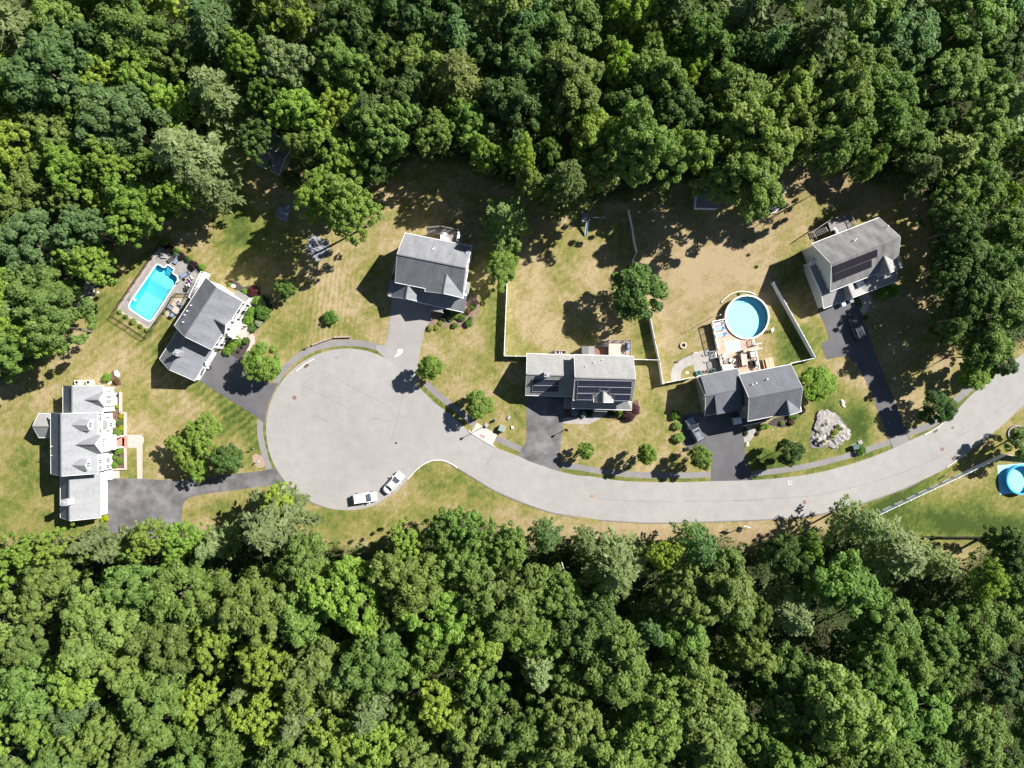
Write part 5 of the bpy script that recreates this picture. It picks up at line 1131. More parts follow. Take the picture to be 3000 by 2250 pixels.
for s in(-1,1): MB().bar(q(-.6,s*.7,0),q(.25,s*.7,.7),.07).bar(q(.6,s*.7,0),q(-.25,s*.7,.7),.07).build('leg',MATS['peach_wood'],ptb)
def pot(p,r,h,label,m,plant=True,z=0):
    t=root('planter',(*p,z),label,'planter','planters and pots'); MB().cyl((*p,z),r*.75,h,14,r).build('pot',m,t); MB().cyl((*p,z+h),r*.85,.02,14).build('soil',darkmulch,t)
teal=mat('teal_glaze',(.08,.5,.5),.08,3,.4)
pot(zT(30,935),.5,.55,'large teal planter at the left of the planters by the dark roofed house',teal); pot(zT(278,900),.42,.6,'smaller teal planter nearest the tan deck',teal); pot(zT(105,922),.38,.4,'grey planter between the two teal planters',grey_metal); pot(zT(180,905),.28,.35,'brown pot standing on the concrete patio by the wall',wood)
pit=root('fire_pit',(*zU(228,848),0),'round pale stone ring on the dry lawn left of the tan deck','fire pit'); MB().ring(zU(228,848),.38,.62,0,.35,18).build('stone_ring',mat('tan_stone',(.45,.37,.28),.15,3,.9),pit); MB().cyl((*zU(228,848),0),.38,.1,16).build('ash_bed',darkmulch,pit)
ge=MB(); ge.strip(smooth(PP(zU,[(722,300),(745,262),(850,182),(960,152),(1080,160),(1170,195)]),5),.2,0,.2); tag(ge.build('garden_edging',mat('pale_edging',(.5,.45,.4),.1,3,.9)),'curved pale stone edging just above the large round pool','edging')
stp=root('pool_steps',(*zU(1375,655),0),'white step ladder leaning by the right side of the large round pool','pool steps')
q=local(zU(1375,655),R(140)); MB().bar(q(-.3,-.3,0),q(.5,-.3,1.4),.06).bar(q(-.3,.3,0),q(.5,.3,1.4),.06).build('side_rail',white,stp)
for k in range(3): MB().box(q(-.1+.2*k,0,.35+.35*k),(.25,.6,.05),R(140)).build('step',white,stp)
# pool patio of the angled house
table(zC(1188,1262,.7),.02,R(-35),1.15,1.15,.72,'square tan table on the side patio of the angled house',tan,black_metal)
for x,y,rz,lb in ((1115,1222,-35,'upper left'),(1240,1205,-125,'upper right'),(1140,1335,55,'lower left'),(1245,1305,145,'lower right')): chair(zC(x,y,.4),.02,R(rz),f'blue-grey patio chair at the {lb} of the square tan table',bg,dk,.7,.7,'chair','chairs round the square patio table')
pot(zC(1245,1132),.3,.3,'small white bowl on the side patio near the balcony',white)
for x,y,rz,c_,lb in ((1120,430,40,dk,'dark lounger nearest the pool steps'),(1205,440,60,bg,'blue-grey lounger next to the dark one at the shrubs'),(1340,690,30,bg,'blue-grey lounger between the pool and the balcony')): lounger(zC(x,y,.3),.03,R(rz),lb,c_,dk)
for x,y,rz,c_,lb in ((1430,755,210,cr_,'white cushioned chair on the pool patio'),(1410,810,200,mat('purple_cushion',(.25,.12,.3),.1,3,.8),'purple cushioned chair on the pool patio'),(1390,865,190,white,'plain white chair on the pool patio'),(1355,910,180,dk,'dark wicker chair on the pool patio')): chair(zC(x,y,.4),.03,R(rz),lb,c_,dk,group='single chairs along the pool patio')
um=root('closed_umbrella',(*zC(1330,760),.03),'dark closed umbrella standing on the pool patio','umbrella'); q=zC(1320,770); MB().cyl((*q,.03),.03,2.4,8).build('pole',black_metal,um); MB().cyl((*q,1.2),.14,1.2,8,.03).build('canopy',bg,um); MB().cyl((*q,.03),.28,.1,12).build('base',black_metal,um)
ws=MB(); ws.strip(PP(zC,[(935,270),(965,410),(1050,415)]),.25,.03,.35); tag(ws.build('stone_step',mat('grey_step_stone',(.33,.31,.3),.1,3,.9)),'low L-shaped stone ledge at the top of the pool patio','ledge')
# sheds, play sets
def shed(name,z,ra,rb,e1,e2,he,hr,label,wm,rm,cat='shed'):
    t=root(name,(*z(*ra),0),label,cat); f=frame(z,ra,rb,e1,e2,he,hr); setsym(f,(abs(f.tp)+abs(f.tm))/2); house_block(t,f,rm,wm,oh=.15,og=.12,th=.1); return t,f
sd,f_=shed('garden_shed',zF,(735,35),(1035,190),(640,245),(640,245),2.2,3.3,'dark blue-roofed shed in the shade of the upper left trees',grn,S5)
ph,f_=shed('playhouse',zK,(1240,75),(1450,80),(1265,218),(1265,218),1.9,2.8,'small grey-roofed playhouse at the wood edge above the dry lawn',wht,S5)
MB().prism([zK(1185,130,.5),zK(1250,130,.5),zK(1255,200,.5),zK(1188,200,.5)],.0,.5).build('porch_floor',greywood,ph); MB().box((*zK(1205,105,.8),.45),(.7,.6,.9)).build('bench_box',mat('teal_paint',(.06,.2,.2),.1,3,.6),ph)
pl=root('play_set',(*zK(200,310),0),'blue-grey climbing frame with slide and swing beam in the shaded yard','play set')
MB().prism([zK(170,268,1.4),zK(240,268,1.4),zK(240,345,1.4),zK(170,345,1.4)],1.3,1.4).build('platform',greywood,pl)
for x,y in ((172,270),(238,270),(238,343),(172,343)): MB().bar((*zK(x,y,1),0),(*zK(x,y,1),2.3),.1).build('post',greywood,pl)
MB().bar((*zK(222,345,1.4),1.4),(*zK(208,475,.1),.1),.45,.06).bar((*zK(212,345,1.5),1.52),(*zK(198,475,.1),.22),.04,.12).bar((*zK(232,345,1.5),1.52),(*zK(218,475,.1),.22),.04,.12).build('slide',mat('pale_blue_slide',(.35,.5,.6),.05,2,.4),pl)
MB().bar((*zK(240,300,2.1),2.1),(*zK(410,318,2.1),2.1),.1).bar((*zK(410,318,2.1),2.1),(*zK(405,350,0),0),.08).bar((*zK(410,318,2.1),2.1),(*zK(400,285,0),0),.08).build('swing_beam',greywood,pl)
for x in (275,310,345,380): MB().bar((*zK(x,306,2.1),2.1),(*zK(x,306,.5),.5),.02).box((*zK(x,306,.5),.5),(.45,.18,.04)).build('swing_seat',MATS['pale_blue_slide'],pl)
lad_=MB()
for k in range(6): lad_.bar((*zK(172,352+k*9,.9),1.2-k*.2),(*zK(195,352+k*9,.9),1.2-k*.2),.05)
lad_.build('ladder',greywood,pl)
sw=root('swing_frame',(*zF(1070,790),0),'grey timber swing frame with one plank beam beside the stone patch','swing')
MB().bar((*zF(925,688,2.3),2.3),(*zF(1222,888,2.3),2.3),.2,.2).build('beam',greywood,sw)
for p in ((925,688),(1222,888)):
    a=np.array(zF(*p,2.3)); 
    for s in (-1,1): MB().bar((*a,2.3),(a[0]+s*.5,a[1]+s*.8,0),.12).build('leg',greywood,sw)
MB().box((*zF(1145,797,.5),.5),(.6,.5,.08),R(-35)).build('swing_seat',greywood,sw); MB().box((*zF(1078,822,.8),.7),(.2,.5,.06),R(-20)).build('rope_handle',white,sw)
tag(MB().bar((*zT3(645,1170,.5),.45),(*zT3(665,1250,.5),.45),.35,.1).bar((*zT3(648,1180),0),(*zT3(648,1180),.4),.3,.1).bar((*zT3(662,1240),0),(*zT3(662,1240),.4),.3,.1).build('plank_bench',mat('pale_plank',(.42,.42,.34),.1,3,.8)),'pale plank bench on the sand above the trampoline','bench')
bin_=mat('blue_bin_plastic',(.08,.28,.6),.05,3,.4)
def bin(p,rz,label,m,lm):
    t=root('wheeled_bin',(*p,0),label,'bin','wheeled bins at the garage'); MB().cyl((*p,0),.36,1.0,4,.45,axis=Matrix.Rotation(rz+R(45),3,'Z')).build('body',m,t); MB().box((p[0],p[1],1.04),(.72,.72,.08),rz).build('lid',lm,t)
bin(zJ(818,1295),R(21),'blue wheeled bin with a pale lid at the garage of the worn-roofed house',bin_,mat('pale_blue_lid',(.5,.65,.85),.03,3,.4)); bin(zJ(920,1252),R(21),'grey wheeled bin next to the house entrance path',mat('grey_bin',(.15,.16,.17),.05,3,.5),MATS['grey_bin'] if 'grey_bin' in MATS else grey_metal)
# ladder and clutter lying at the wood edge
ld=root('fallen_ladder',(*zW(270,905),0),'rusty ladder frame lying at the edge of the left wood','ladder'); MB().bar((*zW(232,925),.1),(*zW(318,880),.1),.06).bar((*zW(218,938),.1),(*zW(300,898),.1),.06).build('side_rail',rust,ld)
for k in range(5): MB().bar((*zW(225+k*18,931-k*9),.1),(*zW(240+k*18,918-k*9),.1),.04).build('rung',rust,ld)
# ---------------------------------------------------------------- foliage meshes
leaf=leafmat('leaf_canopy',.48)
def quadmesh(name,C,N,size,aspect,tint,fold=.0,align=None):
    """C centres, N normals, one leaf-cluster quad each; align = preferred long axis"""
    k=len(C); N=N/np.linalg.norm(N,axis=1,keepdims=True)
    A=rng.normal(size=(k,3)) if align is None else align+rng.normal(size=(k,3))*.35
    U=A-(A*N).sum(1,keepdims=True)*N; U/=np.linalg.norm(U,axis=1,keepdims=True)+1e-9; V=np.cross(N,U)
    s=size[:,None]; a=aspect[:,None] if hasattr(aspect,'__len__') else aspect
    j=lambda: 1+rng.uniform(-.3,.3,(k,1))
    P=np.stack([C+U*s*a*j(),C+V*s*.62*j()+N*s*.15,C-U*s*a*j(),C-V*s*.62*j()+N*s*.15],1).reshape(-1,3)
    me=bpy.data.meshes.new(name); me.vertices.add(4*k); me.vertices.foreach_set('co',P.ravel().astype(np.float32))
    me.loops.add(4*k); me.loops.foreach_set('vertex_index',np.arange(4*k,dtype=np.int32)); me.polygons.add(k)
    me.polygons.foreach_set('loop_start',np.arange(0,4*k,4,dtype=np.int32)); me.polygons.foreach_set('loop_total',np.full(k,4,dtype=np.int32)); me.update()
    at=me.attributes.new('tint','FLOAT','FACE'); at.data.foreach_set('value',np.clip(tint,0,1).astype(np.float32)); me.materials.append(leaf); return me
def sph(n,zmin=-1):
    v=rng.normal(size=(n*3+30,3)); v/=np.linalg.norm(v,axis=1,keepdims=True); v=v[v[:,2]>zmin]; return v[:n]
def broadleaf(name,R0=4.3,hz=3.6,zc=9.2,nl=70,lr=(.65,1.15),per=120,ls=.2,zmin=-.35,bump=.22,gap=0.):
    ph=rng.uniform(0,6.28,6); C=[];N=[];S_=[];T=[]
    D=sph(nl//2,zmin); q_=np.sqrt(rng.uniform(0,.97,nl-len(D))); t_=rng.uniform(0,6.283,len(q_)); D=np.concatenate([D,np.stack([q_*np.cos(t_),q_*np.sin(t_),np.sqrt(1-q_**2)],-1)]); az=np.arctan2(D[:,1],D[:,0])
    out=1+bump*(np.sin(2*az+ph[0])*.5+np.sin(3*az+ph[1])*.45+np.sin(5*az+ph[2])*.35)
    rad=rng.uniform(.55,.98,len(D))**.55
    L=D*np.array([R0,R0,hz])*rad[:,None]*out[:,None]
    if R0>3: L[:,2]=np.where(D[:,2]<0,L[:,2]*1.8,L[:,2]+rng.normal(size=len(D))*.35)
    for i in range(len(D)):
        if rng.random()<gap: continue
        r=rng.uniform(*lr)*(1.1-.25*rad[i]); d=sph(per,-.55); rr=r*rng.uniform(.25,1.,len(d))**.45*1.06
        sq=np.array([1,1,.72]); c=L[i]+d*rr[:,None]*sq; c[:,2]+=zc; C.append(c); N.append(d*.75+rng.normal(size=d.shape)*.38+np.array([0,0,.5])); S_.append(ls*rng.uniform(.7,1.35,len(d))); T.append(np.clip(.5+rng.normal()*.14+rng.normal(size=len(d))*.16,0,1))
    return quadmesh(name,np.concatenate(C),np.concatenate(N),np.concatenate(S_),1.,np.concatenate(T))
def pine(name,R0=4.0,H0=5.0,H1=15.5,nw=9,per=46,ls=.26):
    C=[];N=[];S_=[];T=[];A=[]
    for w in range(nw):
        f=w/(nw-1); z=H0+(H1-H0)*f; r=R0*(1-f)**.75+.35; nb=int(6+4*(1-f)); off=rng.uniform(0,6.28)
        for b_ in range(nb):
            a=off+2*PI*b_/nb+rng.normal()*.16; rl=r*rng.uniform(.72,1.12); d=np.array([math.cos(a),math.sin(a),rng.uniform(-.05,.25)])
            k=int(per*(.4+.8*rl/R0)); t=rng.uniform(.12,1,k)**.75; base=d*rl
            wid=(.1+.36*np.sin(np.clip(t,0,1)*PI)**.8)*rl*.42; side=np.array([-d[1],d[0],0]); sgn=rng.choice([-1,1],k); sp=rng.uniform(0,1,k)
            c=np.outer(t,base)+side*(wid*sp*sgn)[:,None]+rng.normal(size=(k,3))*.1; c[:,2]+=z-.25*t*t*rl*.3
            al=d+side*(sgn*(.5+.4*sp))[:,None]; C.append(c); A.append(al); N.append(np.array([0,0,1])+rng.normal(size=(k,3))*.42+d*.25); S_.append(ls*rng.uniform(.7,1.3,k)); T.append(np.clip(.5+rng.normal()*.12+rng.normal(size=k)*.16,0,1))
    return quadmesh(name,np.concatenate(C),np.concatenate(N),np.concatenate(S_),1.5,np.concatenate(T),align=np.concatenate(A))
def trunkmesh(name,h,r,limbs,spread,zc):
    mb=MB(); mb.tube([(0,0,-.2),(rng.normal()*.1,rng.normal()*.1,h*.4),(rng.normal()*.2,rng.normal()*.2,h)],[r,r*.75,r*.2],8)
    for i in range(limbs):
        a=2*PI*i/limbs+rng.normal()*.3; z0=h*rng.uniform(.45,.8); L=spread*rng.uniform(.55,.85)
        mb.tube([(0,0,z0),(math.cos(a)*L*.5,math.sin(a)*L*.5,z0+L*.35),(math.cos(a)*L,math.sin(a)*L,z0+L*.6)],[r*.35,r*.22,r*.06],5)
    me=bpy.data.meshes.new(name); me.from_pydata(mb.v,[],mb.f); me.materials.append(bark); return me
BL=[broadleaf('crown_a%d'%i,nl=int(rng.integers(115,140)),bump=rng.uniform(.22,.42),lr=(.45,1.0),per=100,zmin=-.6) for i in range(7)]
BF=[broadleaf('crown_f%d'%i,nl=210,zmin=-.6,lr=(.36,.72),per=66,ls=.17,bump=.36) for i in range(4)]      # finer crowns (maples, birches)
PN=[pine('crown_p%d'%i,R0=3.9+.3*i) for i in range(4)]
SM=[broadleaf('crown_s%d'%i,R0=2.2,hz=1.9,zc=3.1,nl=80,lr=(.34,.62),per=95,ls=.13,zmin=-.7,bump=.12) for i in range(4)]
BU=[broadleaf('bush_a%d'%i,R0=.82,hz=.62,zc=.5,nl=54,lr=(.16,.3),per=60,ls=.06,zmin=-.4,bump=.1) for i in range(3)]
RB=[broadleaf('ball_a%d'%i,R0=.86,hz=.8,zc=.45,nl=110,lr=(.1,.17),per=50,ls=.04,zmin=-.3,bump=.02) for i in range(2)]
TK=[trunkmesh('trunk_a%d'%i,11,.28,6,4,9) for i in range(3)]; TP=trunkmesh('trunk_p',15.3,.24,0,1,9); TS=[trunkmesh('trunk_s%d'%i,3.6,.11,5,1.8,3) for i in range(2)]; TB=trunkmesh('stem_b',.6,.04,3,.5,.5)
CROWNPX=[]
def plant(name,cat,crown,trunk,p,s,rz,color,label=None,group=None,sz=None,sxy=None):
    t=bpy.data.objects.new(name,None); COL.objects.link(t); t.location=(*p,0); t.rotation_euler=(0,0,rz); t.scale=(s*(sxy or 1),s,s if sz is None else sz); t.empty_display_size=.3
    tag(t,label,cat,group)
    c=bpy.data.objects.new('crown' if trunk is not TB else 'foliage',crown); COL.objects.link(c); c.parent=t; c.color=(*color,1)
    k=bpy.data.objects.new('trunk' if trunk is not TB else 'stem',trunk); COL.objects.link(k); k.parent=t
    return t
COLS={'bright yellow-green':(.2,.3,.045),'lime green':(.165,.27,.045),'mid green':(.118,.208,.045),'dark green':(.078,.145,.036),'olive green':(.138,.215,.05),'blue-green':(.09,.168,.055),'pale grey-green':(.155,.22,.085),'deep pine green':(.095,.155,.045),'yellowish pine':(.165,.215,.055)}
for k_ in COLS: COLS[k_]=(COLS[k_][0]*1.3,COLS[k_][1]*1.17,COLS[k_][2]*1.35)
def jit(c,a=.09):
    f=1+rng.normal()*a; return tuple(float(min(.5,max(.01,x*f*(1+rng.normal()*.03)))) for x in c)
# ---- forest
hand=[('P','pale grey-green',415,345,74),('P','pale grey-green',455,405,42),('P','deep pine green',807,253,58),('P','yellowish pine',989,181,66),('P','pale grey-green',1063,289,32),('P','blue-green',1117,325,36),('P','deep pine green',1222,400,50),
 ('P','deep pine green',1755,100,78),('P','yellowish pine',2057,335,62),('P','pale grey-green',2200,226,60),('B','blue-green',60,525,66),('B','blue-green',190,500,46),('F','pale grey-green',633,150,56),('F','lime green',650,250,46),('F','bright yellow-green',33,293,52),('F','bright yellow-green',377,233,46),
 ('F','olive green',113,283,52),('F','lime green',290,448,58),('F','lime green',253,360,44),('F','lime green',190,565,44),('B','mid green',88,645,72),('B','mid green',110,705,56),('B','mid green',28,760,50),('F','lime green',80,722,46),
 ('B','olive green',60,420,52),('F','olive green',150,440,40),('F','bright yellow-green',1364,30,50),('F','bright yellow-green',1333,160,36),('F','mid green',837,290,56),('F','olive green',943,300,42),('F','lime green',1053,342,34),('F','bright yellow-green',1127,345,30),('B','lime green',1287,300,48),('B','olive green',1290,372,44),
 ('F','bright yellow-green',1491,160,32),('B','olive green',1808,230,62),('B','olive green',1625,317,66),('B','olive green',1618,398,62),('B','mid green',1808,310,54),('B','mid green',2042,173,56),('F','mid green',2125,283,62),('B','olive green',1495,333,44),('F','bright yellow-green',2168,420,24),('B','mid green',2165,660,62),('B','mid green',2185,500,54),('B','dark green',2080,560,52),('B','dark green',2090,640,50),('B','mid green',2120,740,46),('F','dark green',2050,500,44),('F','dark green',562,312,36),('B','mid green',1560,392,38),('B','dark green',2055,690,40),('F','dark green',2035,600,34),('B','dark green',2150,580,44),('B','mid green',2060,430,40),('F','dark green',2100,770,30),
 ('F','lime green',702,405,40),('F','lime green',762,455,58),('F','lime green',700,440,40),('B','mid green',400,1275,72),('B','olive green',550,1302,72),('F','bright yellow-green',580,1426,50),('F','bright yellow-green',427,1512,42),('F','bright yellow-green',573,1529,44),('P','pale grey-green',520,1492,32),('B','olive green',233,1336,78),('B','mid green',83,1469,68),
 ('P','pale grey-green',588,1135,72),('F','bright yellow-green',597,1086,30),('P','pale grey-green',1330,1229,66),('P','pale grey-green',1164,1446,46),('F','bright yellow-green',954,1512,46),('P','pale grey-green',804,1522,48),('F','bright yellow-green',1430,1195,30),('P','blue-green',1404,1352,38),('B','olive green',1087,1286,72),('F','mid green',960,1145,36),('F','mid green',1010,1135,40),('F','lime green',880,1168,34),
 ('P','pale grey-green',1858,1132,40),('P','pale grey-green',1935,1195,60),('P','pale grey-green',1705,1326,58),('F','bright yellow-green',2118,1246,36),('F','olive green',2038,1452,46),('B','mid green',1808,1252,62),('B','olive green',1558,1269,62),('B','olive green',1615,1402,46),('B','mid green',1908,1360,66),('B','olive green',1808,1519,82),('B','mid green',2025,1369,54),('B','mid green',2125,1352,58),('B','blue-green',2175,1452,56),('P','deep pine green',1575,1436,32),('B','olive green',1525,1552,76),('P','pale grey-green',2020,1215,36),('P','blue-green',1505,1180,40),('P','blue-green',1180,1165,34),('P','pale grey-green',1270,1180,30),('B','dark green',2180,1190,46),
 ('F','lime green',340,1158,36),('F','lime green',395,1168,36),('P','pale grey-green',470,1175,40),('P','pale grey-green',180,1178,32),('P','pale grey-green',260,1182,40),('F','lime green',130,1172,30),('F','lime green',75,1185,34),('B','dark green',1700,1200,42),('F','lime green',1740,1182,28)]
gaps=[(1790,1395,50),(2008,1287,42),(1625,1512,32),(483,1432,30),(1257,1238,26),(533,262,42),(575,355,50),(1200,300,18),(640,400,42),(2010,430,30),(880,330,20),(1230,120,20),(1900,330,26)]
trees=[]      # kind,colour,vx,vy,rV
for t_ in hand: trees.append(t_)
def fits(x,y,r,lst,k=.76):
    for t_ in lst:
        if (t_[2]-x)**2+(t_[3]-y)**2<(k*(t_[4]+r))**2: return False
    return True
def forestcol(x,y):
    z=rng.random()
    if y<800:
        if x<750: w={'lime green':.3,'mid green':.27,'bright yellow-green':.17,'olive green':.14,'dark green':.06,'blue-green':.06}
        elif x<1450: w={'mid green':.32,'dark green':.28,'olive green':.16,'lime green':.1,'blue-green':.14}
        else: w={'mid green':.34,'dark green':.26,'olive green':.25,'blue-green':.12,'lime green':.03}
    else:
        if x<900: w={'olive green':.38,'mid green':.3,'lime green':.24,'blue-green':.08}
        elif x<1600: w={'olive green':.34,'mid green':.36,'lime green':.12,'dark green':.1,'blue-green':.04}
        else: w={'olive green':.3,'mid green':.34,'dark green':.24,'blue-green':.07}
    c=list(w); return c[int(rng.choice(len(c),p=np.array(list(w.values()))/sum(w.values())))]
for poly in (TOPF,BOTF):
    for rr,tries in ((70,300),(60,700),(52,2500),(44,6000),(37,9000),(30,9000)):
        X=rng.uniform(-40,2252,tries); Y=rng.uniform(-40,1700,tries); P2=np.stack([X,Y],-1)
        ins=inpoly(P2,poly)&(polydist(P2,poly)>rr*(.95 if poly is TOPF else .78))
        for x,y in P2[ins]:
            if any((x-g_[0])**2+(y-g_[1])**2<(g_[2]+rr*.6)**2 for g_ in gaps): continue
            if len(trees)>=297: break
            if fits(x,y,rr,trees,.76 if rr>40 else .82):
                pineish=rng.random()<(.1 if y<800 else .07)
                c_=forestcol(x,y); kd='P' if pineish else ('F' if c_ in ('lime green','bright yellow-green') or rng.random()<.15 else 'B')
                if pineish: c_=('pale grey-green','deep pine green','blue-green')[int(rng.integers(3))]
                trees.append((kd,c_,x,y,rr*rng.uniform(.92,1.08)))
print('forest trees',len(trees))
ordn=['first','second','third','fourth','fifth','sixth','seventh','eighth','ninth','tenth','eleventh','twelfth','thirteenth','fourteenth','fifteenth','sixteenth','seventeenth','eighteenth','nineteenth','twentieth','twenty-first','twenty-second','twenty-third','twenty-fourth','twenty-fifth']
cls={}
for t_ in trees:
    kd,c_,x,y,r_=t_
    area=('upper' if y<800 else 'lower'); third='left' if x<740 else ('middle' if x<1480 else 'right')
    depth='edge' if (min(float(polydist(np.array([[x,y]]),TOPF)[0]),float(polydist(np.array([[x,y]]),BOTF)[0]))<r_*1.35 and 0<x<2212) else 'inner'
    cls.setdefault((kd=='P',c_,area,third,depth),[]).append(t_)
for key,lst in cls.items():
    isp,c_,area,third,depth=key; lst.sort(key=lambda q:q[2]); noun='pine' if isp else 'leafy tree'; cc=c_.replace(' pine','')
    cc2=cc if cc!='deep green' else cc
    for i,(kd,_,x,y,r_) in enumerate(lst):
        where=f"{'at the edge' if depth=='edge' else 'deep'} in the {area} {third} wood"
        if len(lst)==1: lab=f"the only {cc} {noun} {where}"
        else: lab=f"{ordn[min(i,24)]} {cc} {noun} from the left {where}"
        tall=(.74 if x>1930 else (1.08 if (1150<x<1900 and y<800 and depth=='edge') else .95)); hc=13.*(.72+.28*r_/50)*tall ; p=PX(x*VS,y*VS,hc*.95); s=r_*VS/(S*H/(H-hc*1.05))/(3.95 if kd!='P' else 3.9)
        if kd=='P': s*=1.02
        hs=(.72+.28*r_/50)*1.38*tall
        grp=f"{cc} {noun}s in the {area} wood"
        if kd=='P': plant('pine_tree','tree',PN[int(rng.integers(4))],TP,p,s,rng.uniform(0,6.28),jit(COLS[c_]),lab,grp,sz=hs*rng.uniform(.92,1.08)*(1 if s>.7 else .8))
        else: plant('broadleaf_tree','tree',(BL if kd=='B' else BF)[int(rng.integers(7 if kd=='B' else 4))],TK[int(rng.integers(3))],p,s,rng.uniform(0,6.28),jit(COLS[c_]),lab,grp,sz=hs*rng.uniform(.9,1.15),sxy=rng.uniform(.88,1.16))
# ---- undergrowth of the woods
k=420000; X=rng.uniform(-112,112,k); Y=rng.uniform(-86,86,k); P2=np.stack([X*S+1500,1125-Y*S],-1)/VS
rough_=(((P2[:,1]<560)|(P2[:,0]>1950)|(P2[:,0]<260))|(P2[:,1]>1080)); X,Y,P2=X[rough_],Y[rough_],P2[rough_]
d1=polydist(P2,tf); i1=inpoly(P2,tf); d2=polydist(P2,bf); i2=inpoly(P2,bf)
keep=((i1&(d1>9))|(i2&(d2>3))); X,Y=X[keep],Y[keep]; dd=np.where(i1,d1,d2)[keep]; k=len(X)
hn=np.zeros(k)
for q_ in range(14):
    a_=rng.uniform(0,6.28); w_=rng.uniform(.9,3.2); hn+=np.sin(X*math.cos(a_)*w_+Y*math.sin(a_)*w_+rng.uniform(0,6.28))/w_**.5
hn=np.clip(.5+hn/6,0,1); top=np.clip(dd/16,.25,5.2)
C=np.stack([X,Y,top*hn*rng.uniform(.55,1.05,k)+.1],-1); sel=(hn>.22)&(dd*0+rng.random(k)<np.clip(hn*2.2,0,1)); C=C[sel]; k=len(C)
ug=quadmesh('undergrowth',C,np.array([0,0,1.])+rng.normal(size=(k,3))*.55,rng.uniform(.12,.27,k),1.,rng.uniform(.2,.8,k))
uo=bpy.data.objects.new('undergrowth',ug); COL.objects.link(uo); uo.color=(.085,.165,.045,1); tag(uo,'low dark green undergrowth filling the floor of the woods','undergrowth',None,'stuff')
# ---- single trees on the lawns
def single(z,x,y,hc,rpx,zs,kind,color,label,ht=None,cat='tree',name='lawn_tree',sxy=1.):
    """crown centre seen at (x,y), crown centre height hc, crown radius in zone pixels"""
    p=z(x,y,hc); r=rpx*zs/S*(H-hc)/H*1.1
    if kind=='S': plant(name,cat,SM[int(rng.integers(4))],TS[int(rng.integers(2))],p,r/2.5,rng.uniform(0,6.28),jit(color,.03),label,'young trees on the lawns',sz=hc/3.1,sxy=sxy)
    elif kind in 'BF': plant(name,cat,(BL if kind=='B' else BF)[int(rng.integers(4))],TK[0],p,r/4.75,rng.uniform(0,6.28),jit(color,.03),label,None,sz=hc/9.2,sxy=sxy)
    elif kind=='P': plant('pine_tree',cat,PN[int(rng.integers(4))],TP,p,r/4.3,rng.uniform(0,6.28),jit(color,.03),label,None,sz=hc/9.,sxy=sxy)
LG=(.19,.29,.06); MG=(.14,.225,.055)
single(zD,1600,280,3.2,118,.2411,'S',(.13,.23,.055),'round dark shadowed tree right of the dark red shrub')
single(zM,190,310,4.2,152,.36166,'S',LG,'broad bright tree shading the driveway of the angled house')
single(zM,1545,350,4.0,102,.36166,'S',LG,'bright round tree at the right shoulder of the circle')
single(zN,935,315,3.6,150,.27125,'S',LG,'mid green tree just above the street lamp')
single(zO,235,625,3.0,92,.27125,'S',LG,'smallest roadside tree right of the shaded driveway')
single(zO,905,665,4.4,108,.27125,'S',LG,'roadside tree alone in the middle of the dry front lawn')
single(zI,445,1285,4.2,155,.22604,'S',LG,'bright green tree touching the sealed driveway and footpath')
single(zI,1600,1215,4.6,165,.22604,'S',(.085,.16,.05),'dark green tree on the lawn below the boulder')
single(zR,1080,440,5.2,205,.2713,'F',(.23,.33,.06),'large yellow-green birch on the lawn of the far left house'); single(zR,880,610,4.2,175,.2713,'F',(.22,.32,.065),'middle pale birch clump left of the large birch on the far left lawn')
single(zR,985,770,3.6,160,.2713,'F',(.2,.3,.055),'low yellow-green birch clump joined to the large birch')
single(zR,1350,715,4.2,165,.2713,'S',(.11,.18,.05),'darker round tree right of the yellow-green birches')
single(zK,680,1000,6.6,250,.31646,'S',(.11,.195,.055),'big round dark green tree standing on the kinked white fence')
single(zT2,1060,1430,8.5,175,.45208,'P',(.2,.27,.09),'lone pale grey-green pine between the upper middle yards'); single(zT2,1080,1560,3.6,85,.45208,'S',MG,'small green tree under the lone pale pine')
single(zE,2080,730,4.5,225,.22604,'B',LG,'bright leafy tree at the top of the straight white fence')
single(zL,1680,800,3.6,165,.27125,'S',LG,'roadside tree left of the last stretch of path'); single(zL,1820,790,2.4,70,.27125,'S',LG,'little bright bush-like tree beside the right roadside tree')
single(zL,1260,1160,4.4,185,.27125,'S',(.07,.14,.04),'dark roadside tree shading the last driveway'); single(zL,1980,690,3.8,125,.27125,'S',(.1,.16,.07),'blue-green young tree leaning over the road at the right')
single(zI,1950,320,2.6,240,.22604,'S',(.2,.32,.045),'wide yellow-green shrubby tree at the right gable of the dark roofed house'); single(zF,1140,500,4.2,140,.22604,'S',(.13,.17,.05),'slim olive tree beside the blue-roofed shed')
single(zX,560,330,5.5,190,.2941,'B',MG,'tree cut by the right edge above the light blue pool'); single(zB5,1790,30,4.2,80,.45208,'S',(.16,.26,.04),'bright pointed tree above the pale pine on the lower lawn')
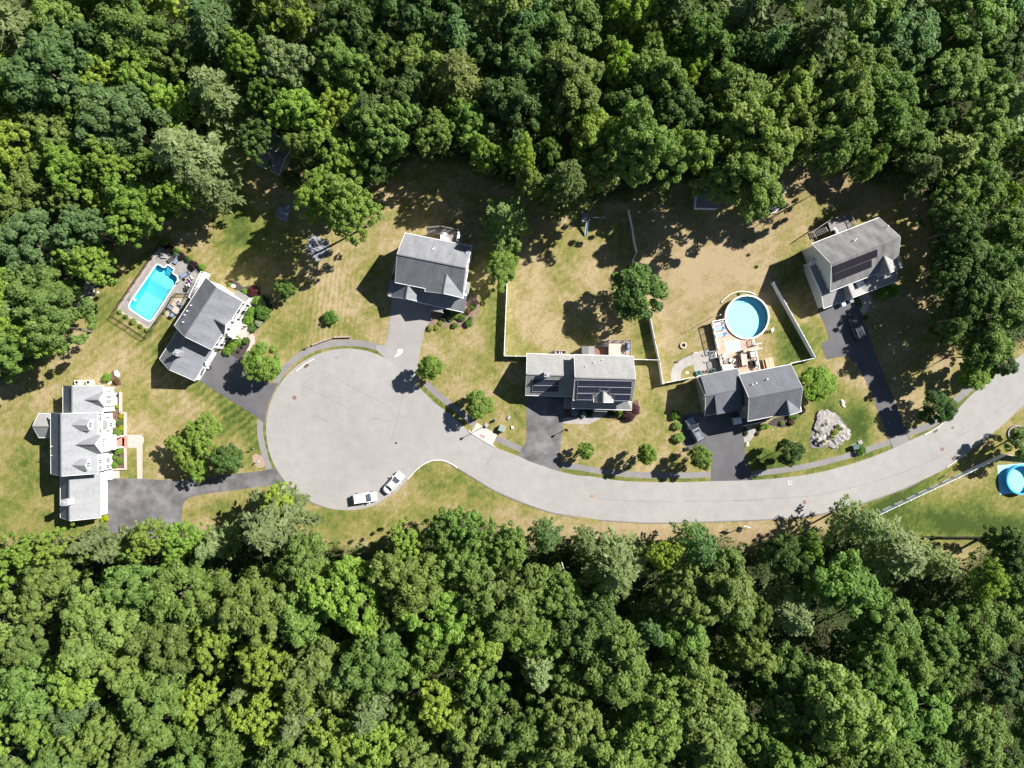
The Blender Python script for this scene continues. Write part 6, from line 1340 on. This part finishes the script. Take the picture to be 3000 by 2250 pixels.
# ---- shrubs
shl=[
(zA,1625,775,37,.18083,'R','Y','smallest yellow ball shrub, nearest the rose bed of the far left house'),(zA,1687,938,44,.18083,'R','Y','middle yellow ball shrub at the step of the pink garden wall'),(zA,1692,1130,48,.18083,'R','Y','lowest yellow ball shrub beside the bay of the far left house'),
(zA,1650,1045,56,.18083,'R','G','green ball shrub between the two lower yellow ones'),(zA,1630,1190,68,.18083,'B','LG','light green shrub touching the lowest yellow ball'),(zB,1650,115,72,.18083,'B','LG','wide light shrub just below the brick landing'),(zB,1578,215,45,.18083,'B','LG','small shrub tucked against the white wall below the landing'),
(zB,1670,270,58,.18083,'B','LG','right one of the two round shrubs at the bottom of the flower bed'),(zB,1583,345,60,.18083,'B','LG','left one of the two round shrubs at the bottom of the flower bed'),(zB,1435,1208,52,.18083,'B','Y','yellow shrub at the lower corner of the white garage'),(zB,1390,1225,40,.18083,'B','Y','second yellow shrub tucked under the corner of the white garage'),
(zA,1450,310,80,.18083,'B','LG','green shrub at the upper corner of the far left house'),(zA,1605,375,50,.18083,'B','BR','reddish brown shrub at the top of the pink wall'),(zA,1590,505,30,.18083,'B','WH','white flowering plant in the upper flower bed'),(zA,1560,620,45,.18083,'B','DK','dark rose bush in the middle of the upper flower bed'),(zA,1600,600,36,.18083,'B','DK','grey-green rose bush by the pink wall'),(zA,1555,700,45,.18083,'B','BR','brownish rose bush above the smallest yellow ball'),(zA,1585,852,20,.18083,'B','WH','tiny white flower plant between two yellow balls'),
(zD,1180,560,70,.2411,'B','LG','feathery green shrub top of the hedge at the front of the angled house'),(zD,1150,660,70,.2411,'B','LG','feathery green shrub bottom of the hedge at the front of the angled house'),(zD,1330,560,95,.2411,'B','G','large green shrub in the tree shadow of the angled house'),(zD,1260,420,60,.2411,'B','LG','light shrub right of the garden stone'),(zD,1340,430,75,.2411,'B','DK','dark shaded shrub under the round tree'),(zD,1195,758,52,.2411,'R','G','clipped round shrub at the porch end of the angled house'),(zD,1270,690,46,.2411,'B','WH','white hydrangea at the porch of the angled house'),
(zD,1205,298,62,.2411,'B','RD','dark red round shrub in the curved bed'),(zD,1110,302,36,.2411,'B','LG','small bright shrub left of the dark red one'),(zD,920,218,26,.2411,'B','LG','tiny plant at the tip of the curved bed'),(zD,1010,905,62,.2411,'B','LG','upper end of the long feathery hedge below the porch'),(zD,955,960,66,.2411,'B','LG','middle of the long feathery hedge below the porch'),(zD,905,1030,60,.2411,'B','LG','lower end of the long feathery hedge below the porch'),(zD,1115,903,46,.2411,'R','G','round clipped shrub beside the curving pink walk'),(zD,1075,980,22,.2411,'B','DK','little dark plant in the dark mulch bed'),(zD,1030,1035,22,.2411,'B','DK','smaller plant near the driveway corner of the mulch bed'),
(zC,1010,165,62,.18083,'B','LG','green shrub in the top corner of the black pool fence'),(zC,1075,262,68,.18083,'B','DR','first dark purple shrub from the top of the pool fence'),(zC,1190,320,62,.18083,'B','G','green shrub between the first two dark purple shrubs'),(zC,1275,398,62,.18083,'B','DR','middle dark purple shrub behind the pool'),(zC,1385,440,52,.18083,'B','G','green shrub between the lower two dark purple shrubs'),(zC,1468,540,76,.18083,'B','DR','largest dark purple shrub near the house corner'),(zC,1610,575,62,.18083,'B','LG','light shrub at the house corner by the pool'),
(zC,282,1288,40,.18083,'R','LY','first of five round shrubs in a row, farthest up-left below the pool'),(zC,378,1368,40,.18083,'R','G','dark round shrub, second in the row below the pool'),(zC,495,1445,56,.18083,'R','LY','largest pale shrub in the middle of the row below the pool'),(zC,615,1525,38,.18083,'R','G','small dark round shrub, fourth in the row below the pool'),(zC,722,1590,38,.18083,'R','LY','last pale shrub at the lower corner of the pool fence'),(zC,1000,1308,26,.18083,'B','LG','little bright plant by the side patio corner'),
(zE,1155,1507,44,.22604,'R','Y2','left pale yellow ball beside the pale driveway'),(zE,1235,1495,40,.22604,'R','Y2','middle pale yellow ball beside the pale driveway'),(zE,1288,1447,40,.22604,'R','Y2','right pale yellow ball beside the pale driveway'),(zE,1470,1475,42,.22604,'B','G','flat green shrub alone in the middle of the front bed'),(zE,1648,1448,58,.22604,'R','G','largest round shrub at the outer end of the front bed'),(zE,1563,1372,52,.22604,'R','G','round dark shrub near the middle of the front bed'),(zE,1702,1240,42,.22604,'B','G','green shrub at the upper right of the front bed'),(zE,1640,1290,44,.22604,'B','BR','faded brownish shrub in the front bed'),(zE,1440,1315,40,.22604,'B','LG','light shrub close to the porch wall'),(zE,1365,1310,50,.22604,'B','DK','dark shaded shrub by the small porch roof'),(zE,1325,1390,42,.22604,'B','DK','shaded shrub at the corner of the walk'),(zE,1415,1400,34,.22604,'R','LY','little pale ball in the front bed'),(zE,1490,1352,42,.22604,'B','LG','bright shrub in the centre of the front bed'),(zE,1678,1386,30,.22604,'B','G','small shrub between two round ones in the front bed'),
(zG,1035,1130,62,.22604,'B','BL','pale blue hydrangea left in the shaded bed'),(zG,1150,1172,46,.22604,'B','BL','smaller blue hydrangea in the shaded bed'),(zG,1225,1150,48,.22604,'B','DK','dark shrub beside the entry of the solar array house'),(zG,1502,1165,46,.22604,'R','DK','dark round shrub right of the entry of the solar array house'),(zG,1610,1155,50,.22604,'B','LG','bright shrub before the purple one'),(zG,1740,1180,80,.22604,'B','PU','left half of the big purple smoke shrub'),(zG,1810,1110,78,.22604,'B','PU','right half of the big purple smoke shrub'),
(zI,125,735,66,.22604,'B','G','top one of three shrubs in a line left of the grey car'),(zI,150,878,60,.22604,'B','LY','middle one of three shrubs in a line left of the grey car'),(zI,175,1028,72,.22604,'B','LY','bottom one of three shrubs in a line left of the grey car'),(zI,1250,890,42,.22604,'B','LG','left end of the low hedge below the white porch rail'),(zI,1305,880,38,.22604,'B','LG','right end of the low hedge below the white porch rail'),(zI,1510,840,36,.22604,'R','LY','small lit yellow-green shrub in the house shadow'),(zI,1625,745,46,.22604,'B','G','shrub under the front gable'),(zI,1635,828,42,.22604,'B','BR','brownish round shrub below the front gable'),(zI,1692,752,32,.22604,'B','LG','small light shrub right of the front gable'),(zI,1775,670,42,.22604,'B','DR','dark reddish shrub at the right corner of the dark roofed house'),(zI,1190,975,26,.22604,'B','BR','tiny brownish plant beside the curved walk'),(zI,1037,975,26,.22604,'B','DK','tiny plant inside the small bed by the driveway'),
(zJ,1370,1165,95,.22604,'B','LG','left bright half of the shrub at the front of the worn-roofed house'),(zJ,1480,1095,90,.22604,'B','LG','right bright half of the shrub at the front of the worn-roofed house'),(zJ,1040,1250,34,.22604,'B','LG','narrow upper plant at the edge of the last driveway'),(zJ,1062,1300,30,.22604,'B','LG','narrow lower plant at the edge of the last driveway'),(zJ,1130,1462,36,.22604,'B','G','small shrub beside the dark green car'),
(zQ,965,438,42,.38427,'B','G','dense green shrub beside the dark green utility box'),(zL,2130,1420,44,.27125,'B','LY','bright shrub inside the shaded stone ring at the right'),(zW,2140,735,50,.45208,'B','G','isolated grey-green shrub on the lawn above the circle'),(zK,1682,530,15,.31646,'B','G','small planted sapling on the dry back lawn'),(zK,1795,762,15,.31646,'B','G','second small sapling near the large shadow'),(zK,1720,652,14,.31646,'B','DK','small black-green tuft on the dry back lawn'),(zU,960,178,22,.22604,'B','LG','bright little plant behind the large round pool')]
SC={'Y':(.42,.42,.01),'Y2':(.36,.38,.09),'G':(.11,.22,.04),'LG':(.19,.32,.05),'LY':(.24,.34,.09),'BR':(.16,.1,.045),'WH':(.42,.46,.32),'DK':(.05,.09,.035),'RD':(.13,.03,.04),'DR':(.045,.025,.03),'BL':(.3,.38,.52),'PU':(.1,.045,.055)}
for z_,x,y,r_,zs,k_,c_,lb in shl:
    rm=r_*zs/S; hc=rm*.6; p=z_(x,y,hc)
    plant('ball_shrub' if k_=='R' else 'shrub','shrub',(RB if k_=='R' else BU)[int(rng.integers(2))],TB,p,rm/(.92 if k_=='R' else .9),rng.uniform(0,6.28),jit(SC[c_],.04),lb,'shrubs round the houses',sz=rm*(.95 if k_=='R' else 1.0))
# ---- boulders and stones
def rock(name,p,sx,sy,sz,rz,label,m,seed,cat='boulder',group=None,sub=4,rough=.35):
    import bmesh
    from mathutils import noise as mn
    bm=bmesh.new(); bmesh.ops.create_icosphere(bm,subdivisions=sub,radius=1)
    for v in bm.verts:
        n_=mn.fractal(v.co*1.4+Vector((seed,0,0)),1.,2.,4); c_=mn.cell(v.co*2.2+Vector((seed,3,0)))
        v.co*=1+rough*n_+.12*c_; v.co.z=max(v.co.z,-.15); v.co=Vector((v.co.x*sx,v.co.y*sy,v.co.z*sz))
    me=bpy.data.meshes.new(name); bm.to_mesh(me); bm.free(); me.materials.append(m)
    o=bpy.data.objects.new(name,me); COL.objects.link(o); o.location=(*p,0); o.rotation_euler=(0,0,rz); tag(o,label,cat,group); return o
rkm=rockmat('ledge_rock',(.17,.158,.15),(.37,.34,.32)); rkd=rockmat('dark_stone',(.16,.16,.18),(.36,.37,.4)); pal=rockmat('pale_stone',(.5,.44,.38),(.7,.64,.55))
st('mulch_bed',zQ,[(580,360),(600,270),(640,200),(670,160),(720,145),(780,160),(840,230),(888,300),(870,350),(800,385),(700,410),(620,425),(585,410)],.02,mat('grey_gravel',(.15,.14,.145),.2,3,.95,0,10),None,True)
bpos=zQ(735,285)
rock('boulder',bpos,3.8,2.7,.7,R(-45),'large pale rock outcrop on the lawn right of the dark roofed house',rkm,3.1,sub=6,rough=.28)
rock('boulder',zQ(650,355),1.5,1.2,.75,R(20),'pale broken rock at the lower left foot of the large outcrop',rockmat('white_rock',(.24,.22,.205),(.44,.41,.38)),7.7,sub=5)
rock('boulder',zQ(840,320),1.3,1.1,.7,R(20),'pale rock at the right foot of the large outcrop',MATS['white_rock'],5.2,sub=5)
for x,y,r_,lb in ((770,300,38,'yellow-green weeds growing across the middle of the rock outcrop'),(790,255,24,'yellow-green weeds near the top of the rock outcrop'),(682,372,20,'yellow-green tuft at the lower left of the rock outcrop'),(745,335,26,'yellow-green weeds near the bottom of the rock outcrop'),(815,275,20,'sparse weeds at the upper right side of the rock outcrop'),(700,240,16,'small weed tuft on the upper left of the rock outcrop')):
    rm=r_*.38427/S*.75; p=zQ(x,y,.8); t=plant('weed_clump','plant',BU[int(rng.integers(3))],TB,p,rm,rng.uniform(0,6),jit((.25,.3,.03),.05),lb,'weeds on the rock outcrop',sz=.5); t.location.z=.75
for z_,x,y,s_,lb in ((zD,966,240,.5,'round pale garden stone in the curved bed'),(zD,1200,412,.6,'tan garden stone at the end of the white gable wall'),(zI,1055,1112,.55,'tan stone on the lawn corner beside the sealed driveway'),(zA,1615,248,.7,'long white stone at the top bed of the far left house'),(zA,1500,400,.45,'grey stone beside the green shrub of the far left house'),(zW,635,568,.3,'round white stone on the lawn near the left wood'),(zU,275,1205,.4,'grey stone in the grass inside the curved walk'),(zL,250,1105,.6,'pale flat rock in the grass above the boulder'),(zL,262,1140,.4,'smaller pale flat rock in the grass above the boulder'),(zW,515,655,.7,'pale flat slab at the edge of the left wood'),(zI,1385,925,.15,'tiny white stone below the low hedge')):
    rock('garden_stone',z_(x,y),s_,s_*.7,s_*.55,rng.uniform(0,3),lb,pal,rng.uniform(0,50),'stone','pale garden stones',3,.2)
def rubble(z,poly,label,nst,m):
    import bmesh
    P_=PP(z,poly); xs=[p[0] for p in P_]; ys=[p[1] for p in P_]; mb=MB()
    q=smooth(P_,4,True); sheet('gravel_bed',q,.018,darkmulch)
    c=0
    while c<nst:
        x,y=rng.uniform(min(xs),max(xs)),rng.uniform(min(ys),max(ys))
        if inpoly(np.array([[x,y]]),P_)[0]:
            s=rng.uniform(.07,.24); Mx=Matrix.Rotation(rng.uniform(0,6),3,'Z')@Matrix.Rotation(rng.uniform(-.5,.5),3,'X'); mb.box((x,y,s*.25),(s*1.3,s,s*.6),rot=Mx); c+=1
    o=mb.build('loose_stones',m); tag(o,label,'stones',None,'stuff')
rubble(zF,[(915,900),(960,815),(1050,800),(1110,860),(1085,980),(1040,1020),(980,1000),(930,950)],'patch of loose blue-grey stones below the timber swing frame',420,rkd)
rubble(zF,[(1310,1350),(1370,1210),(1440,1200),(1600,1290),(1610,1370),(1540,1490),(1460,1530),(1370,1460)],'larger patch of loose blue-grey stones in the shade of the bright tree',750,rkd)
# woodpile debris at the left wood
rubble(zW,[(510,590),(560,500),(640,480),(600,600),(550,620)],'heap of broken stone and branches at the left wood edge',160,pal)
st('dark_bank',zW,[(505,590),(560,500),(640,480),(620,560),(560,640)],.012,darkmulch)
ring=MB(); ring.ring(zL(2125,1440),1.4,1.65,0,.25,26); tag(ring.build('stone_ring_bed',rkd),'dark round stone edging in the tree shade at the right edge','edging')
# dead white branches
for z_,x,y,h_,a_,lb in ((zT1,190,1200,13.5,R(-28),'bare white dead limb lying over the left crowns'),(zB7,740,1010,1.2,R(-55),'pale fallen trunk in the dark gap of the lower wood'),(zB6,1450,500,8,R(-70),'bare white snag in the lower middle wood')):
    p=z_(x,y,h_); mb=MB(); L=3.5 if h_>2 else 3
    d=(math.cos(a_),math.sin(a_)); mb.tube([(p[0]-d[0]*L/2,p[1]-d[1]*L/2,h_*.95),(p[0],p[1],h_),(p[0]+d[0]*L/2,p[1]+d[1]*L/2,h_+.3)],[.11,.08,.03],6)
    for k in range(6):
        t=rng.uniform(-.35,.45)*L; b_=a_+rng.choice([-1,1])*R(rng.uniform(25,55)); l=rng.uniform(.5,1.3); mb.tube([(p[0]+d[0]*t,p[1]+d[1]*t,h_),(p[0]+d[0]*t+math.cos(b_)*l,p[1]+d[1]*t+math.sin(b_)*l,h_+.2)],[.04,.015],5)
    tag(mb.build('dead_branch',palebark),lb,'branch')
